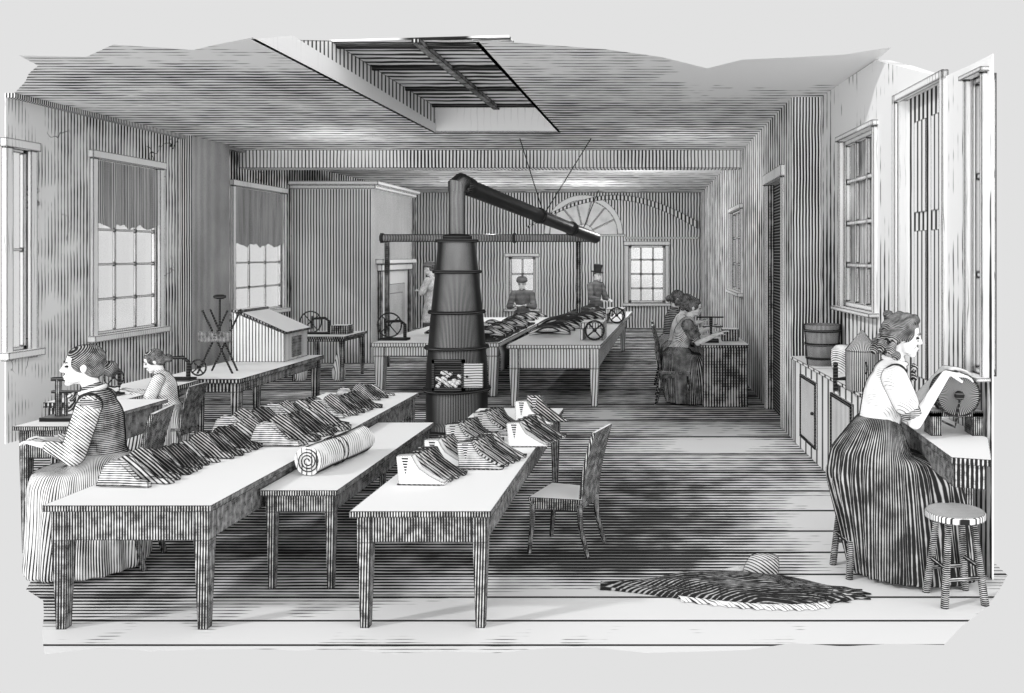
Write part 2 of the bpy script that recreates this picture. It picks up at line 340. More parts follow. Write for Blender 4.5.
def frame_at(name, a, b, u0, u1, z0, z1, label, cols, rows, mat='trim', cw=.1, glass='glass', bar=.03, depth=.1, side=1, cas=True, blind=None, bmat='blind'):
    """a sash window standing in the wall a-b"""
    a = Vector(a); b = Vector(b); d = (b - a).normalized(); p = a + d * u0
    r = bpy.data.objects.new(name, None); COL.objects.link(r); r.location = (p.x, p.y, z0); r.rotation_euler = (0, 0, math.atan2(d.y, d.x))
    r['kind'] = 'structure'; r['label'] = label; r['category'] = 'window'
    W = u1 - u0; Hh = z1 - z0; s = side
    def B(mb, x0, x1, y0, y1, zz0, zz1): y0, y1 = sorted((y0 * s, y1 * s)); return mb.box(x0, x1, y0, y1, zz0, zz1)
    if cas:
        m = MB(); B(m, -cw, 0, -.04, .02, -cw, Hh + cw); B(m, W, W + cw, -.04, .02, -cw, Hh + cw); B(m, -cw - .03, W + cw + .03, -.06, .02, Hh, Hh + cw); m.build('window_frame', mat, r)
        m = MB(); B(m, -cw - .05, W + cw + .05, -.10, .02, -cw * .8, 0); m.build('window_sill', mat, r)
    m = MB(); t = bar * 1.3
    B(m, 0, t, .02, .07, 0, Hh); B(m, W - t, W, .02, .07, 0, Hh); B(m, 0, W, .02, .07, 0, t); B(m, 0, W, .02, .07, Hh - t, Hh)
    for c in range(1, cols): x = W * c / cols; B(m, x - bar / 2, x + bar / 2, .03, .06, 0, Hh)
    for c in range(1, rows): z = Hh * c / rows; B(m, 0, W, .03, .06, z - bar / 2, z + bar / 2)
    m.build('sash', mat, r)
    m = MB(); B(m, 0, W, .07, .076, 0, Hh); m.build('pane', glass, r)
    if blind:
        m = MB(); n = 16
        top = [(W * i / n, Hh - .02) for i in range(n + 1)]
        bot = [(W * i / n, Hh - blind + .03 * math.sin(i * 1.3) + .02 * math.sin(i * 2.9)) for i in range(n + 1)]
        y = .0 * s
        vs = [(x, y + .008 * math.sin(x * 25), z) for x, z in top] + [(x, y + .008 * math.sin(x * 25), z) for x, z in bot]
        m.add(vs, [(i, i + 1, i + n + 2, i + n + 1) for i in range(n)]); m.build('blind', bmat, r)
    return r

# left wall (inner face x = XL), wall direction +y, outside is -x => side=+1 gives normal (-dy,dx)=(-1,0)
A, B_ = (XL, 10.0), (XL, YB)
lw = [(.06, .34, 1.02, 3.30), (1.55, 2.95, 1.07, 3.34), (5.2, 7.1, 1.1, 3.27)]
wall('wall_left', A, B_, 0, ZC, lw, 'lwall', 'left plaster wall with cracks and three windows')
frame_at('window_1', A, B_, *lw[0], 'edge of a tall window at the far left, cut off by the end of the wall', 1, 2, side=1)
frame_at('window_2', A, B_, *lw[1], 'left wall window with half drawn blind behind the girl at her bench', 3, 5, side=1, blind=.86)
frame_at('window_3', A, B_, *lw[2], 'left wall window with half drawn blind above the slant topped desk', 3, 5, side=1, blind=1.0)
m = MB(); m.box(XL, XL + .17, 13.55, 14.7, 0, ZC); struct('trim_1', m, 'pier', 'narrow dark plaster pier on the left wall between the two windows', 'pier')
m = MB(); m.box(XL, XL + .10, 10.0, 17.4, ZC - .05, ZC); struct('trim_2', m, 'pier', 'thin dark moulding along the top of the left wall', 'moulding')
# back wall
BW = ((XL, YB), (1.0, YB))
bw = [(2.70, 3.45, .55, 2.05), (6.15, 7.20, .72, 2.38)]
wall('wall_back', BW[0], BW[1], 0, ZC, bw, 'bwall', 'far end wall with two windows under an arched band')
frame_at('window_4', *BW, *bw[0], 'small far window behind the seated man with the cap', 2, 3, mat='trimfar', side=1, cw=.1, bar=.05)
frame_at('window_5', *BW, *bw[1], 'far window to the right of the man in the top hat', 3, 4, mat='trimfar', side=1, cw=.12, bar=.05)
# fanlight: semicircular window with radiating bars
fr = bpy.data.objects.new('window_6', None); COL.objects.link(fr); fr.location = (-2.55, YB, 2.70); fr['kind'] = 'structure'; fr['label'] = 'semicircular fanlight with radiating bars high on the far wall'; fr['category'] = 'window'
def arc(R0, R1, y0, y1, a0=0, a1=PI, n=28, sx=1.0):
    mb = MB(); rings = [[(R * math.cos(a0 + (a1 - a0) * i / n) * sx, y, R * math.sin(a0 + (a1 - a0) * i / n)) for R, y in ((R0, y0), (R1, y0), (R1, y1), (R0, y1))] for i in range(n + 1)]
    mb.loft(rings); return mb
arc(.98, 1.14, -.06, -.002).build('arch_frame', 'trimfar', fr)
arc(.0, .30, -.05, -.002).build('hub', 'trimfar', fr)
m = MB(); m.prism([(.97 * math.cos(PI * i / 20), .97 * math.sin(PI * i / 20)) for i in range(21)], -.012, -.003, 'xz'); m.build('pane', 'paper', fr)
m = MB()
for i in range(1, 7):
    a = PI * i / 7; m.tube([(.26 * math.cos(a), -.03, .26 * math.sin(a)), (1.0 * math.cos(a), -.03, 1.0 * math.sin(a))], .028, 4)
m.build('glazing_bar', 'trimfar', fr)
m = MB(); m.box(-1.2, 1.2, -.08, -.002, -.06, 0); m.build('window_sill', 'trimfar', fr)
# arched hatched band sweeping over the far wall
mb = MB(); rings = []
for i in range(31):
    t = i / 30; x = -4.2 + 4.95 * t; z = 2.62 + 1.12 * math.sin(PI * (.08 + .84 * t)) - .05
    w = .06 + .16 * t
    rings.append([(x, YB - .10, z), (x, YB - .10, z + w), (x, YB - .002, z + w), (x, YB - .002, z)])
mb.loft(rings); struct('trim_3', mb, hatch('arch_hatch', mode='x', pitch=.11, dens=.45, amp=.1, edge=.03, wob=0), 'shallow arched band with ruled shading over the fanlight', 'arch')
m = MB(); m.box(-1.35, .8, YB - .06, YB - .002, 2.56, 2.62); struct('trim_4', m, 'trimfar', 'thin horizontal moulding above the far right window', 'moulding')
m = MB(); m.box(-.65 + .2, .85, YB - .05, YB - .002, 0, .66); struct('baseboard_back', m, 'bwall', 'low ruled panelling below the far right window', 'panelling')
m = MB(); m.box(-3.45, -3.28, YB - .2, YB - .002, 0, 2.6)
# rear right wall
RA, RB = (1.37, 10.25), (.85, YB)
# travelling from RB to RA keeps the room on the left? compute: side chosen so thickness goes to +x
def uR(y): return (y - RA[1]) / (RB[1] - RA[1]) * math.hypot(RB[0] - RA[0], RB[1] - RA[1])
rw = [(uR(10.95), uR(12.25), 0.0, 3.05), (uR(15.4), uR(17.2), 1.45, 2.9)]
wall('wall_right', RA, RB, 0, ZC, rw, 'rwall_rear', 'rear stretch of the right wall with a dark doorway and a small window', side=-1)
# dark doorway leaf set back in its opening
dr = bpy.data.objects.new('door_1', None); COL.objects.link(dr); d_ = (Vector(RB) - Vector(RA)).normalized(); p_ = Vector(RA) + d_ * rw[0][0]
dr.location = (p_.x, p_.y, 0); dr.rotation_euler = (0, 0, math.atan2(d_.y, d_.x)); dr['kind'] = 'structure'; dr['label'] = 'narrow dark doorway in the rear right wall behind the sewing desk'; dr['category'] = 'door'
W = rw[0][1] - rw[0][0]
m = MB(); m.box(0, W, -.13, -.08, 0, 3.05); m.build('door_leaf', 'dark', dr)
m = MB(); m.box(W - .014, W, -.14, 0, 0, 3.05); m.build('jamb', 'tabledark', dr)
m = MB(); m.box(-.12, 0, -.01, .03, 0, 3.17); m.box(W, W + .12, -.01, .03, 0, 3.17); m.box(-.15, W + .15, -.01, .05, 3.05, 3.19); m.build('door_frame', 'trim', dr)
frame_at('window_7', RA, RB, *rw[1], 'small narrow window in the rear right wall', 2, 3, side=-1, glass='darkglass', cw=.08)
# pier between the rear and the front stretch of the right wall
NA, NB = (1.70, 10.25), (2.07, 5.82)
m = MB(); m.prism([(1.37, 10.25), (1.37, 10.42), (2.0, 10.6), (1.84, 10.25)], 0, ZC, 'xy'); struct('trim_5', m, 'pier', 'projecting shaded pier where the right wall steps back', 'pier')
# front right wall
def uN(y): return (NA[1] - y) / (NA[1] - NB[1]) * math.hypot(NB[0] - NA[0], NB[1] - NA[1])
nw = [(uN(9.36), uN(8.25), 1.57, 3.28), (uN(7.65), uN(6.65), 0, 3.42), (uN(6.16), uN(5.92), 1.3, 3.3)]
wall('wall_right_front', NA, NB, 0, ZC, nw, 'rwall', 'front stretch of the right wall with a deep window and a panelled door', side=1, ztop=lambda q: 3.9 if q < uN(8.3) else 3.9 - .50 * min(1, (q - uN(8.3)) / 1.7))
frame_at('window_8', NA, NB, *nw[0], 'deep set window of shaded panes above the cabinet with the bucket', 3, 4, side=1, glass='darkglass', cw=.05, bar=.04)
frame_at('window_9', NA, NB, *nw[2], 'sliver of a window at the far right edge of the wall', 1, 3, side=1, glass='darkglass', cw=.03, bar=.03)
dn = (Vector(NB) - Vector(NA)).normalized(); pn = Vector(NA) + dn * nw[1][0]
dr = bpy.data.objects.new('door_2', None); COL.objects.link(dr); dr.location = (pn.x, pn.y, 0); dr.rotation_euler = (0, 0, math.atan2(dn.y, dn.x)); dr['kind'] = 'structure'; dr['label'] = 'tall panelled door recessed in the right wall above the seated woman'; dr['category'] = 'door'
W = nw[1][1] - nw[1][0]
m = MB(); m.box(0, W, .09, .13, 0, 3.42); m.build('door_leaf', 'doorleaf', dr)
for (x0, x1, z0, z1) in ((.18, .44, 2.45, 3.2), (.56, .84, 2.45, 3.2), (.18, .44, 1.1, 2.3), (.56, .84, 1.1, 2.3)):
    m = MB(); x0 *= W; x1 *= W
    m.box(x0, x1, .078, .09, z0, z1); m.build('door_panel', 'doorpanel', dr)
m = MB(); m.box(0, .012, -.005, .13, 0, 3.42); m.build('jamb', 'trim', dr)
m = MB(); m.box(-.06, 0, -.03, .02, 0, 3.46); m.box(W, W + .06, -.03, .02, 0, 3.46); m.box(-.06, W + .06, -.03, .02, 3.40, 3.46); m.build('door_frame', 'trim', dr)
# ceiling beam
m = MB(); m.box(XL, 1.2, 15.4, 15.8, 3.59, ZC); struct('trim_6', m, 'beam', 'broad ceiling beam crossing the whole room', 'beam')

# storage closet built into the left rear corner
cx0, cx1, cy0, cy1, cz = XL, -5.85, 17.5, 20.2, 3.38
t = thing('storage_closet', 'tall built in closet with cornice in the left rear corner', 'closet', (cx1, cy0, 0)); o_ = (cx1, cy0, 0)
m = MB(); m.box(cx0 + .01, cx1, cy0, cy1, 0, cz); L3(m, o_, 'carcass', hatch('closet_hatch', mode='xy', pitch=.055, dens=.40, amp=.25, nscale=.6, wob=.02), t)
m = MB(); m.box(cx0 + .01, cx1 + .12, cy0 - .12, cy1, cz, cz + .07); m.box(cx0 + .01, cx1 + .2, cy0 - .2, cy1, cz + .07, cz + .15); L3(m, o_, 'cornice', 'trimfar', t)
m = MB(); m.box(cx1, cx1 + .03, 18.0, 19.8, .02, 1.78); d = L3(m, o_, 'door', 'trimfar', t)
m = MB(); m.box(cx1 + .03, cx1 + .05, 18.5, 19.4, .4, 1.3)
m.box(cx1 + .03, cx1 + .045, 18.3, 19.55, .25, 1.5); L3(m, o_, 'door_panel', 'tablefar', d)
m = MB(); m.box(cx1, cx1 + .1, 17.85, 19.95, 1.78, 1.98); m.box(cx1, cx1 + .16, 17.75, 20.05, 1.92, 2.02); L3(m, o_, 'lintel', 'trimfar', t)
for q in (17.85, 19.8):
    m = MB(); m.box(cx1, cx1 + .07, q, q + .15, 0, 1.78); L3(m, o_, 'door_post', 'tabledark', t)

# ------------------------------------------------------------------ tables
def table(name, label, x0, x1, y0, y1, h, mat='table', leg=.075, apron=.15, inset=.03, th=.035, foot=.62, group=None, drawer=False, skew=0, rear=True):
    cx, cy = (x0 + x1) / 2, (y0 + y1) / 2
    t = thing(name, label, 'table', (cx, cy, 0), group=group); hx, hy = (x1 - x0) / 2, (y1 - y0) / 2
    m = MB(); m.prism([(-hx, -hy), (hx, -hy), (hx + skew, hy), (-hx + skew, hy)], h - th, h, 'xy'); m.build('tabletop', mat, t)
    a = inset
    m = MB(); k = .02
    m.box(-hx + a + leg, hx - a - leg, -hy + a + .008, -hy + a + .03, h - th - apron, h - th)
    m.box(-hx + a + leg, hx - a - leg, hy - a - .03, hy - a - .008, h - th - apron, h - th)
    m.box(-hx + a + .008, -hx + a + .03, -hy + a + leg, hy - a - leg, h - th - apron, h - th)
    m.box(hx - a - .03, hx - a - .008, -hy + a + leg, hy - a - leg, h - th - apron, h - th)
    m.build('apron', mat, t)
    for sx in (-1, 1):
        for sy in ((-1, 1) if rear else (-1,)):
            m = MB(); X0, X1 = sorted((sx * (hx - a), sx * (hx - a - leg))); Y0, Y1 = sorted((sy * (hy - a), sy * (hy - a - leg)))
            m.box(X0, X1, Y0, Y1, h - th - apron, h - th); m.taper(X0, X1, Y0, Y1, 0, h - th - apron, foot); m.build('leg', mat, t)
    if drawer:
        m = MB(); m.box(-hx * .35, hx * .35, -hy + a - .004, -hy + a + .008, h - th - apron + .02, h - th - .02); m.build('drawer', mat, t)
    return t
table('work_table', 'largest long table at the front left, covered by dark shoe uppers', -3.50, -2.56, 5.0, 9.1, .708, leg=.085, apron=.17)
table('low_table', 'small low table holding the rolled cloth, between two longer tables', -2.58, -2.09, 5.62, 7.9, .63, leg=.06, apron=.11)
table('work_table', 'front centre table with a row of pale and dark ankle boots', -1.80, -1.01, 5.02, 8.4, .67, leg=.08, apron=.15)
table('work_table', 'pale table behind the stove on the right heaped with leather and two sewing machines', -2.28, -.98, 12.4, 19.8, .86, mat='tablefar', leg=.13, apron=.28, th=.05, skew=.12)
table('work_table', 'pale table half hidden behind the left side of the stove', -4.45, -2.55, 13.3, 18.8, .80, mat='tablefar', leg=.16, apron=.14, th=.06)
table('work_table', 'middle left table carrying the crossed leg trestle and slant topped desk', -5.65, -4.70, 9.8, 12.15, .75, mat='tabledark', leg=.1, apron=.10, th=.05)
table('bench_table', 'narrow wall bench in front of the girl with the machine', -5.80, -5.14, 8.3, 10.0, .74, mat='tabledark', leg=.07, apron=.08, th=.05)
table('sewing_table', 'small work table in front of the woman at far left', -4.62, -4.2, 6.3, 7.5, .90, mat='table', leg=.06, apron=.20, th=.03)
TT = table('treadle_table', 'small treadle table below the closet, left rear', -6.35, -5.42, 14.9, 16.0, .75, mat='tabledark', leg=.07, apron=.05, th=.04)
# right woman's bench
t = thing('bench_table', 'wall bench at far right carrying the hand wheel', 'table', (1.92, 6.3, 0))
m = MB(); m.prism([(-.29, -1.05), (-.08, -1.12), (.12, -.5), (.05, .55), (-.29, .55)], .88, .92, 'xy'); m.build('tabletop', 'table', t)
m = MB(); m.prism([(-.27, -1.03), (-.10, -1.09), (-.10, -1.05), (-.23, -1.0), (-.23, .5), (-.27, .5)], .74, .88, 'xy'); m.build('apron', 'table', t)
for y, xx in ((-.42, -.02), (.45, -.2)):
    m = MB(); m.box(xx, xx + .07, y, y + .07, 0, .88); m.build('leg', 'table', t)
# wide desk at the rear right
t = thing('sewing_desk', 'boxy desk before the three women on the right, planked front down to the floor', 'desk', (.76, 12.4, 0))
m = MB(); m.prism([(-.36, 0), (.31, 0), (.22, 2.0), (-.50, 2.0)], .82, .86, 'xy'); m.build('desktop', 'tabledark', t)
m = MB(); m.prism([(-.33, .03), (.29, .03), (.20, 1.97), (-.47, 1.97)], 0, .82, 'xy'); m.build('carcass', 'tabledark', t)

# ------------------------------------------------------------------ stove and pipes
sx, sy = -2.58, 10.8
t = thing('coal_stove', 'tall tapering iron stove with open fire door in the middle of the room', 'stove', (sx, sy, 0))
m = MB(); m.lathe([(.36, 0), (.40, .02), (.40, .10), (.36, .14), (.365, .46), (.355, .80), (.345, .92), (.31, 1.36), (.255, 1.88), (.22, 2.26), (.20, 2.27)], 40)
m.build('body', 'iron', t, True)
for z, r in ((.50, .385), (1.0, .362), (1.42, .322), (1.90, .272), (2.27, .238)):
    m = MB(); m.lathe([(r - .03, -.02), (r + .012, -.018), (r + .02, 0), (r + .012, .018), (r - .03, .02)], 40, (0, 0, z)); m.build('band', 'ironband', t, True)
m = MB(); m.lathe([(.17, 0), (.17, .05), (.12, .07)], 28, (0, 0, 2.28)); m.build('collar', 'ironband', t, True)
m = MB(); m.box(-.17, .16, -.40, -.30, .56, .86); fb = m.build('firebox', 'black', t)
m = MB()
for q in ((-.19, .18, .53, .57), (-.19, .18, .85, .89), (-.19, -.16, .53, .89), (.15, .18, .53, .89)): m.box(q[0], q[1], -.425, -.36, q[2], q[3])
m.build('door_frame', 'ironband', t)
m = MB(); m.box(.18, .40, -.43, -.405, .57, .85); dd = m.build('fire_door', hatch('fire_door_plate', mode='z', pitch=.03, dens=.35, amp=.1, edge=.012, paper=.7), t)
m = MB(); m.sphere((.22, -.445, .70), .015); m.build('knob', 'black', dd)
for i in range(26):
    m = MB(); rr = random.uniform(.02, .036); c = (random.uniform(-.14, .13), -.415, .585 + random.random() ** 1.7 * .16)
    m.sphere(c, (rr, rr * .7, rr), 6, 5); m.build('coal', 'coal', fb)
m = MB(); m.box(-.27, .27, -.50, -.36, .0, .05); m.build('ash_ledge', 'ironband', t)
# upright + elbow + sloping run
t = thing('stove_pipe', 'thick iron flue rising from the stove and sloping back to the rear pipe', 'pipe', (sx, sy, 2.3)); o_ = (sx, sy, 2.3)
m = MB(); m.tube([(0, 0, .04), (0, 0, .58)], .10, 20); m.tube([(0, 0, .56), (0, 0, .64), (.03, .06, .68), (.1, .3, .64)], [.105, .112, .112, .105], 20)
m.build('upright_pipe', hatch('upright_pipe_iron', mode='ang', pitch=40, dens=.6, amp=.3, space='obj', facing=.85, paper=.5, rough=.45), t, True)
m = MB(); m.tube([(sx + .04, sy + .08, 2.95), (-1.45, 17.0, 2.42)], [.105, .10], 20); L3(m, o_, 'sloping_pipe', 'pipe', t, True)
for f in (.0, .46, .74):
    p = Vector((sx + .04, sy + .08, 2.95)).lerp(Vector((-1.45, 17.0, 2.42)), f); q = Vector((sx + .04, sy + .08, 2.95)).lerp(Vector((-1.45, 17.0, 2.42)), f + .012)
    m = MB(); m.tube([p, q], .122, 20); L3(m, o_, 'pipe_joint', 'ironband', t, True)
t = thing('rear_pipe', 'long thin horizontal flue running left to right behind the stove', 'pipe', (-3.5, 17.0, 2.42)); o_ = (-3.5, 17.0, 2.42)
m = MB(); m.tube([(-5.5, 17.0, 2.42), (-1.40, 17.0, 2.42)], .075, 14); L3(m, o_, 'pipe_run', 'pipe', t, True)
for x in (-5.5, -3.0, -1.5):
    m = MB(); m.tube([(x, 17.0, 2.42), (x + .05, 17.0, 2.42)], .095, 14); L3(m, o_, 'pipe_joint', 'ironband', t, True)
for (p, q, lb) in (((-1.98, 13.9, 2.72), (-2.35, 13.9, ZC), 'left wire of the pair holding the sloping flue'), ((-1.98, 13.9, 2.72), (-1.25, 13.9, ZC), 'right wire of the pair holding the sloping flue'),
                   ((-1.60, 15.95, 2.5), (-1.3, 15.95, 3.25), 'short wire beside the lower end of the sloping flue')):
    m = MB(); m.tube([p, q], .008, 5); tag(m.build('hanging_wire', 'black'), lb, 'wire')
m = MB(); m.box(-1.80, -1.72, 16.96, 17.04, 0, 2.35); tag(m.build('support_post', 'tabledark'), 'slender post under the right end of the rear pipe', 'post')
m = MB(); m.box(-5.42, -5.34, 16.96, 17.04, 0, 2.35); tag(m.build('support_post', 'tabledark'), 'slender post under the left end of the rear pipe by the closet', 'post')

# ------------------------------------------------------------------ shoes
def boot_mesh(nm, mat, h=.165, L=.275, w=.055, lean=0.0):
    """ankle boot upper standing on its edge: profile swept through narrow slices"""
    top = [(0, 0), (-.004, h * .5), (-.012, h), (.08, h * 1.03), (.10, h * .8), (.125, h * .58), (.19, h * .32), (L - .02, h * .12), (L, .02), (L - .004, 0)]
    rings = []
    for k, (yy, s) in enumerate(((-w / 2, .97), (-w / 2 + .004, 1.0), (w / 2 - .004, 1.0), (w / 2, .97))):
        cxm = L * .4; czm = h * .4
        rings.append([(cxm + (x - cxm) * s, yy + lean * z, max(0.0, czm + (z - czm) * s) if z > 0 else 0.0) for x, z in top])
    m = MB(); m.loft(rings); return m
def make_boot(mat, gore=True, far=False, **k):
    t = thing('ankle_boot', 'x', 'boot')
    boot_mesh('upper', mat, **k).build('upper', mat, t)
    if not far:
        h = k.get('h', .165); w = k.get('w', .055)
        m = MB(); m.prism([(.02, h * .95), (.06, h * .95), (.045, h * .35)], -w / 2 - .002, -w / 2 + .004, 'xz'); m.build('elastic_gore', 'gore', t)
        m = MB(); m.box(-.006, .26, -w / 2 - .003, w / 2 + .003, 0, .007); m.build('sole', 'leather', t)
    return t
def place(t, x, y, z, rz, label, group=None, rx=0, ry=0, s=1.0):
    t.location = (x, y, z); t.rotation_euler = (rx, ry, rz); t.scale = (s,) * 3; t['label'] = label
    if group: t['group'] = group
    return t
ZE = .671
pb = make_boot('leatherpale'); mbt = make_boot('leathermid'); db = make_boot('leather'); db2 = make_boot('leatherb'); db3 = make_boot('leatherc')
used = {'p': False, 'm': False, 'd': False, 'e': False, 'f': False}
def boot(kind, *a, **k):
    src = {'p': pb, 'm': mbt, 'd': db, 'e': db2, 'f': db3}[kind]
    if used[kind]: src = copy_tree(src)
    used[kind] = True
    return place(src, *a, **k)
# centre table rows: (kind, x, y, label)
gB = 'dark boots lined up behind the pale ones on the centre table'
rows = [((-1.70, 5.62), 'p', 'pale ankle boot at the near left end of the centre table', 3),
        ((-1.66, 6.10), 'p', 'pale ankle boot second in the left row of the centre table', 2),
        ((-1.42, 6.02), 'm', 'ankle boot shaded with fine level lines in the middle of the centre table', 4),
        ((-1.22, 6.72), 'p', 'pale ankle boot with a striped wedge nearest the chair on the centre table', 4),
        ((-1.66, 6.66), 'm', 'line shaded ankle boot farther back in the left row of the centre table', 3),
        ((-1.56, 7.16), 'm', 'line shaded ankle boot near the stove end of the centre table', 3)]
for (x, y), kd, lb, n in rows:
    rz = random.uniform(-.06, .06)
    boot(kd, x, y, ZE, rz, lb, s=1.08)
    for j in range(1, n + 1):
        boot('fed'[j % 3], x + .026 * j, y + .085 * j, ZE, rz + random.uniform(-.05, .05), 'dark ankle boot standing in a close packed row on the centre table', gB, s=1.05)
boot('p', -1.32, 7.60, ZE, -.12, 'pale low shoe lying at the far end of the centre table', s=1.15, rx=-.25)
boot('d', -1.24, 7.76, ZE, -.16, 'dark low shoe beside the pale one at the far end of the centre table', s=1.3, rx=-.2)
# long left table: stacks of folded dark uppers leaning on each other
def upper_mesh(seed, mat):
    rnd = random.Random(seed); h = .15 + rnd.uniform(-.02, .02); L = .30 + rnd.uniform(-.03, .03)
    prof = [(0, 0), (.01, h * .45), (.03, h * .85), (.07, h), (.12, h * .93), (.17, h * .62), (.24, h * .28), (L, .03), (L + .005, 0)]
    rings = []
    for k in range(5):
        yy = -.02 + .01 * k
        rings.append([(x + rnd.uniform(-.005, .005), yy + .012 * math.sin(x * 18 + seed), z * (.96 + .05 * math.sin(k + seed)) if z else 0) for x, z in prof])
    m = MB(); m.loft(rings); return m.build('shoe_upper', mat)
protoU = [upper_mesh(0, 'leather'), upper_mesh(1, 'leatherb'), upper_mesh(5, 'leathermid'), upper_mesh(3, 'leatherc')]
usedU = set()
def upper(kind, x, y, z, rz, rx, label, group, s=1.0):
    o = protoU[kind]
    if kind in usedU: o = o.copy(); COL.objects.link(o)
    usedU.add(kind)
    o.location = (x, y, z); o.rotation_euler = (rx, 0, rz); o.scale = (s,) * 3
    tag(o, label, 'shoe upper', group); return o
ZA = .709
def row(n, x0, y0, x1, y1, s, label, group, first, rz=-.1, rx=-.18, z=ZA):
    for i in range(n):
        f = i / max(1, n - 1)
        upper((3, 1, 0, 3, 1, 3)[i % 6] if i else 2, x0 + (x1 - x0) * f + random.uniform(-.012, .012), y0 + (y1 - y0) * f, z, rz + random.uniform(-.1, .1), rx + random.uniform(-.1, .1), first if i == 0 else label, None if i == 0 else group, s * random.uniform(.92, 1.1))
row(15, -3.45, 5.42, -3.28, 6.75, 1.12, 'dark leather upper in the nearest overlapping row on the long left table', 'nearest row of uppers on the long left table', 'ruled grey upper heading the nearest row on the long left table')
row(6, -3.47, 6.80, -3.42, 7.25, 1.15, 'dark leather upper bunched behind the nearest row on the long left table', 'middle bunch of uppers', 'grey upper starting the raised bunch on the long left table')
row(10, -3.08, 6.55, -2.98, 7.35, 1.2, 'dark leather upper in the second row on the long left table', 'second row of uppers', 'ruled upper heading the second row on the long left table')
row(8, -3.38, 7.40, -3.22, 7.95, 1.1, 'dark leather upper behind the second row on the long left table', 'uppers behind the second row', 'grey upper just behind the second row on the long left table')
row(7, -3.12, 7.7, -3.0, 8.2, 1.05, 'dark leather upper in the third small row on the long left table', 'third row of uppers', 'grey upper heading the third small row on the long left table')
row(5, -3.16, 8.45, -3.02, 8.9, .9, 'dark leather upper at the far end of the long left table', 'uppers at the far end of the long left table', 'low grey upper starting the last row at the far end of the long table')
# rear tables: heaps of long folded leather
def strip_mesh(seed):
    rnd = random.Random(seed); n = 9; rings = []
    for i in range(n + 1):
        t = i / n; x = .62 * t; zc = .05 + .07 * math.sin(PI * t) * (1 - .3 * t); r = .055 * math.sin(PI * (.12 + .8 * t)) + .01
        rings.append([(x, r * 1.6 * math.cos(2 * PI * k / 8), max(.0, zc + r * math.sin(2 * PI * k / 8))) for k in range(8)])
    m = MB(); m.loft(rings); return m.build('leather_piece', ('leatherfar', 'leatherfarb')[seed % 2])
protoS = [strip_mesh(2), strip_mesh(1), strip_mesh(4)]; usedS = set()
def strip(x, y, z, rz, label, group, s=1.0, ry=0):
    k = random.randint(0, 2); o = protoS[k]
    if k in usedS: o = o.copy(); COL.objects.link(o)
    usedS.add(k); o.location = (x, y, z); o.rotation_euler = (0, ry, rz); o.scale = (s, s, s)
    tag(o, label, 'leather', group); return o
for i in range(13):
    f = i / 12; strip(-2.2 + .95 * f * .45 + random.uniform(-.05, .05), 13.6 + 4.4 * f, .862, .15 + random.uniform(-.2, .2), 'long dark leather piece in the right hand row on the table behind the stove', 'leather row on the rear right table', 1.0)
for i in range(12):
    f = i / 11; strip(-2.28 + random.uniform(-.08, .08) + .3 * f, 15.2 + 4.0 * f, .862, .25 + random.uniform(-.3, .3), 'dark leather piece in the deeper heap on the table behind the stove', 'deeper leather heap on the rear right table', 1.0)
for i in range(10):
    f = i / 9; strip(-3.1 + random.uniform(-.1, .1) - .1 * f, 14.2 + 4.3 * f, .801, -.35 + random.uniform(-.2, .2), 'long leather piece heaped on the table just right of the stove', 'leather heap right of the stove', .9)
for i in range(5):
    strip(-4.0 + .13 * i, 14.6 + .5 * i, .801, -.4, 'dark leather piece left of the stove beside the small wheel', 'leather left of the stove', .7)
# pale cloth sheet drooping from the right end of the rear left table
m = MB(); rings = []
for i in range(14):
    t = i / 13; y = 13.35 + 3.8 * t; r = []
    for k in range(12):
        u = k / 11; x = -3.1 + .62 * u if u < .9 else -2.54 + .03 * math.sin(i * 1.7); z = .808 + .01 * math.sin(i * 1.9 + k) if u < .85 else .80 - (u - .85) / .15 * .42
        r.append((x + .02 * math.sin(i * 2.3) * u, y, z))
    rings.append(r)
m.loft(rings, False, False); tag(m.build('cloth_sheet', 'cloth', None, True), 'pale cloth drooping over the table edge just right of the stove', 'cloth')

# rolled bolt of cloth on the low table
t = thing('cloth_roll', 'pale cloth rolled up and tied on the low table', 'cloth roll', (-2.42, 5.98, .632), rz=math.atan2(.72, .11) - PI / 2)
Rr = .095; m = MB(); rings = []
for i in range(9):
    y = .74 * i / 8; rings.append([((Rr + .004 * math.sin(3 * a * 2 * PI / 24 + i)) * math.cos(2 * PI * a / 24), y, Rr + (Rr + .004 * math.sin(a + i)) * math.sin(2 * PI * a / 24) + .002) for a in range(24)])
m.loft(rings); m.build('roll', 'cloth', t, True)
m = MB(); pts = []
for i in range(50):
    a = i * .42; r = .012 + .0014 * i; pts.append((r * math.cos(a), -.004, Rr + .003 + r * math.sin(a)))
m.tube(pts, .004, 5); m.build('spiral_edge', 'black', t)
for y in (.30, .36):
    m = MB(); m.torus(Rr + .003, .004, 24, 5, Matrix.Translation((0, y, Rr + .003)) @ Matrix.Rotation(PI / 2, 4, 'X')); m.build('tie', 'black', t)

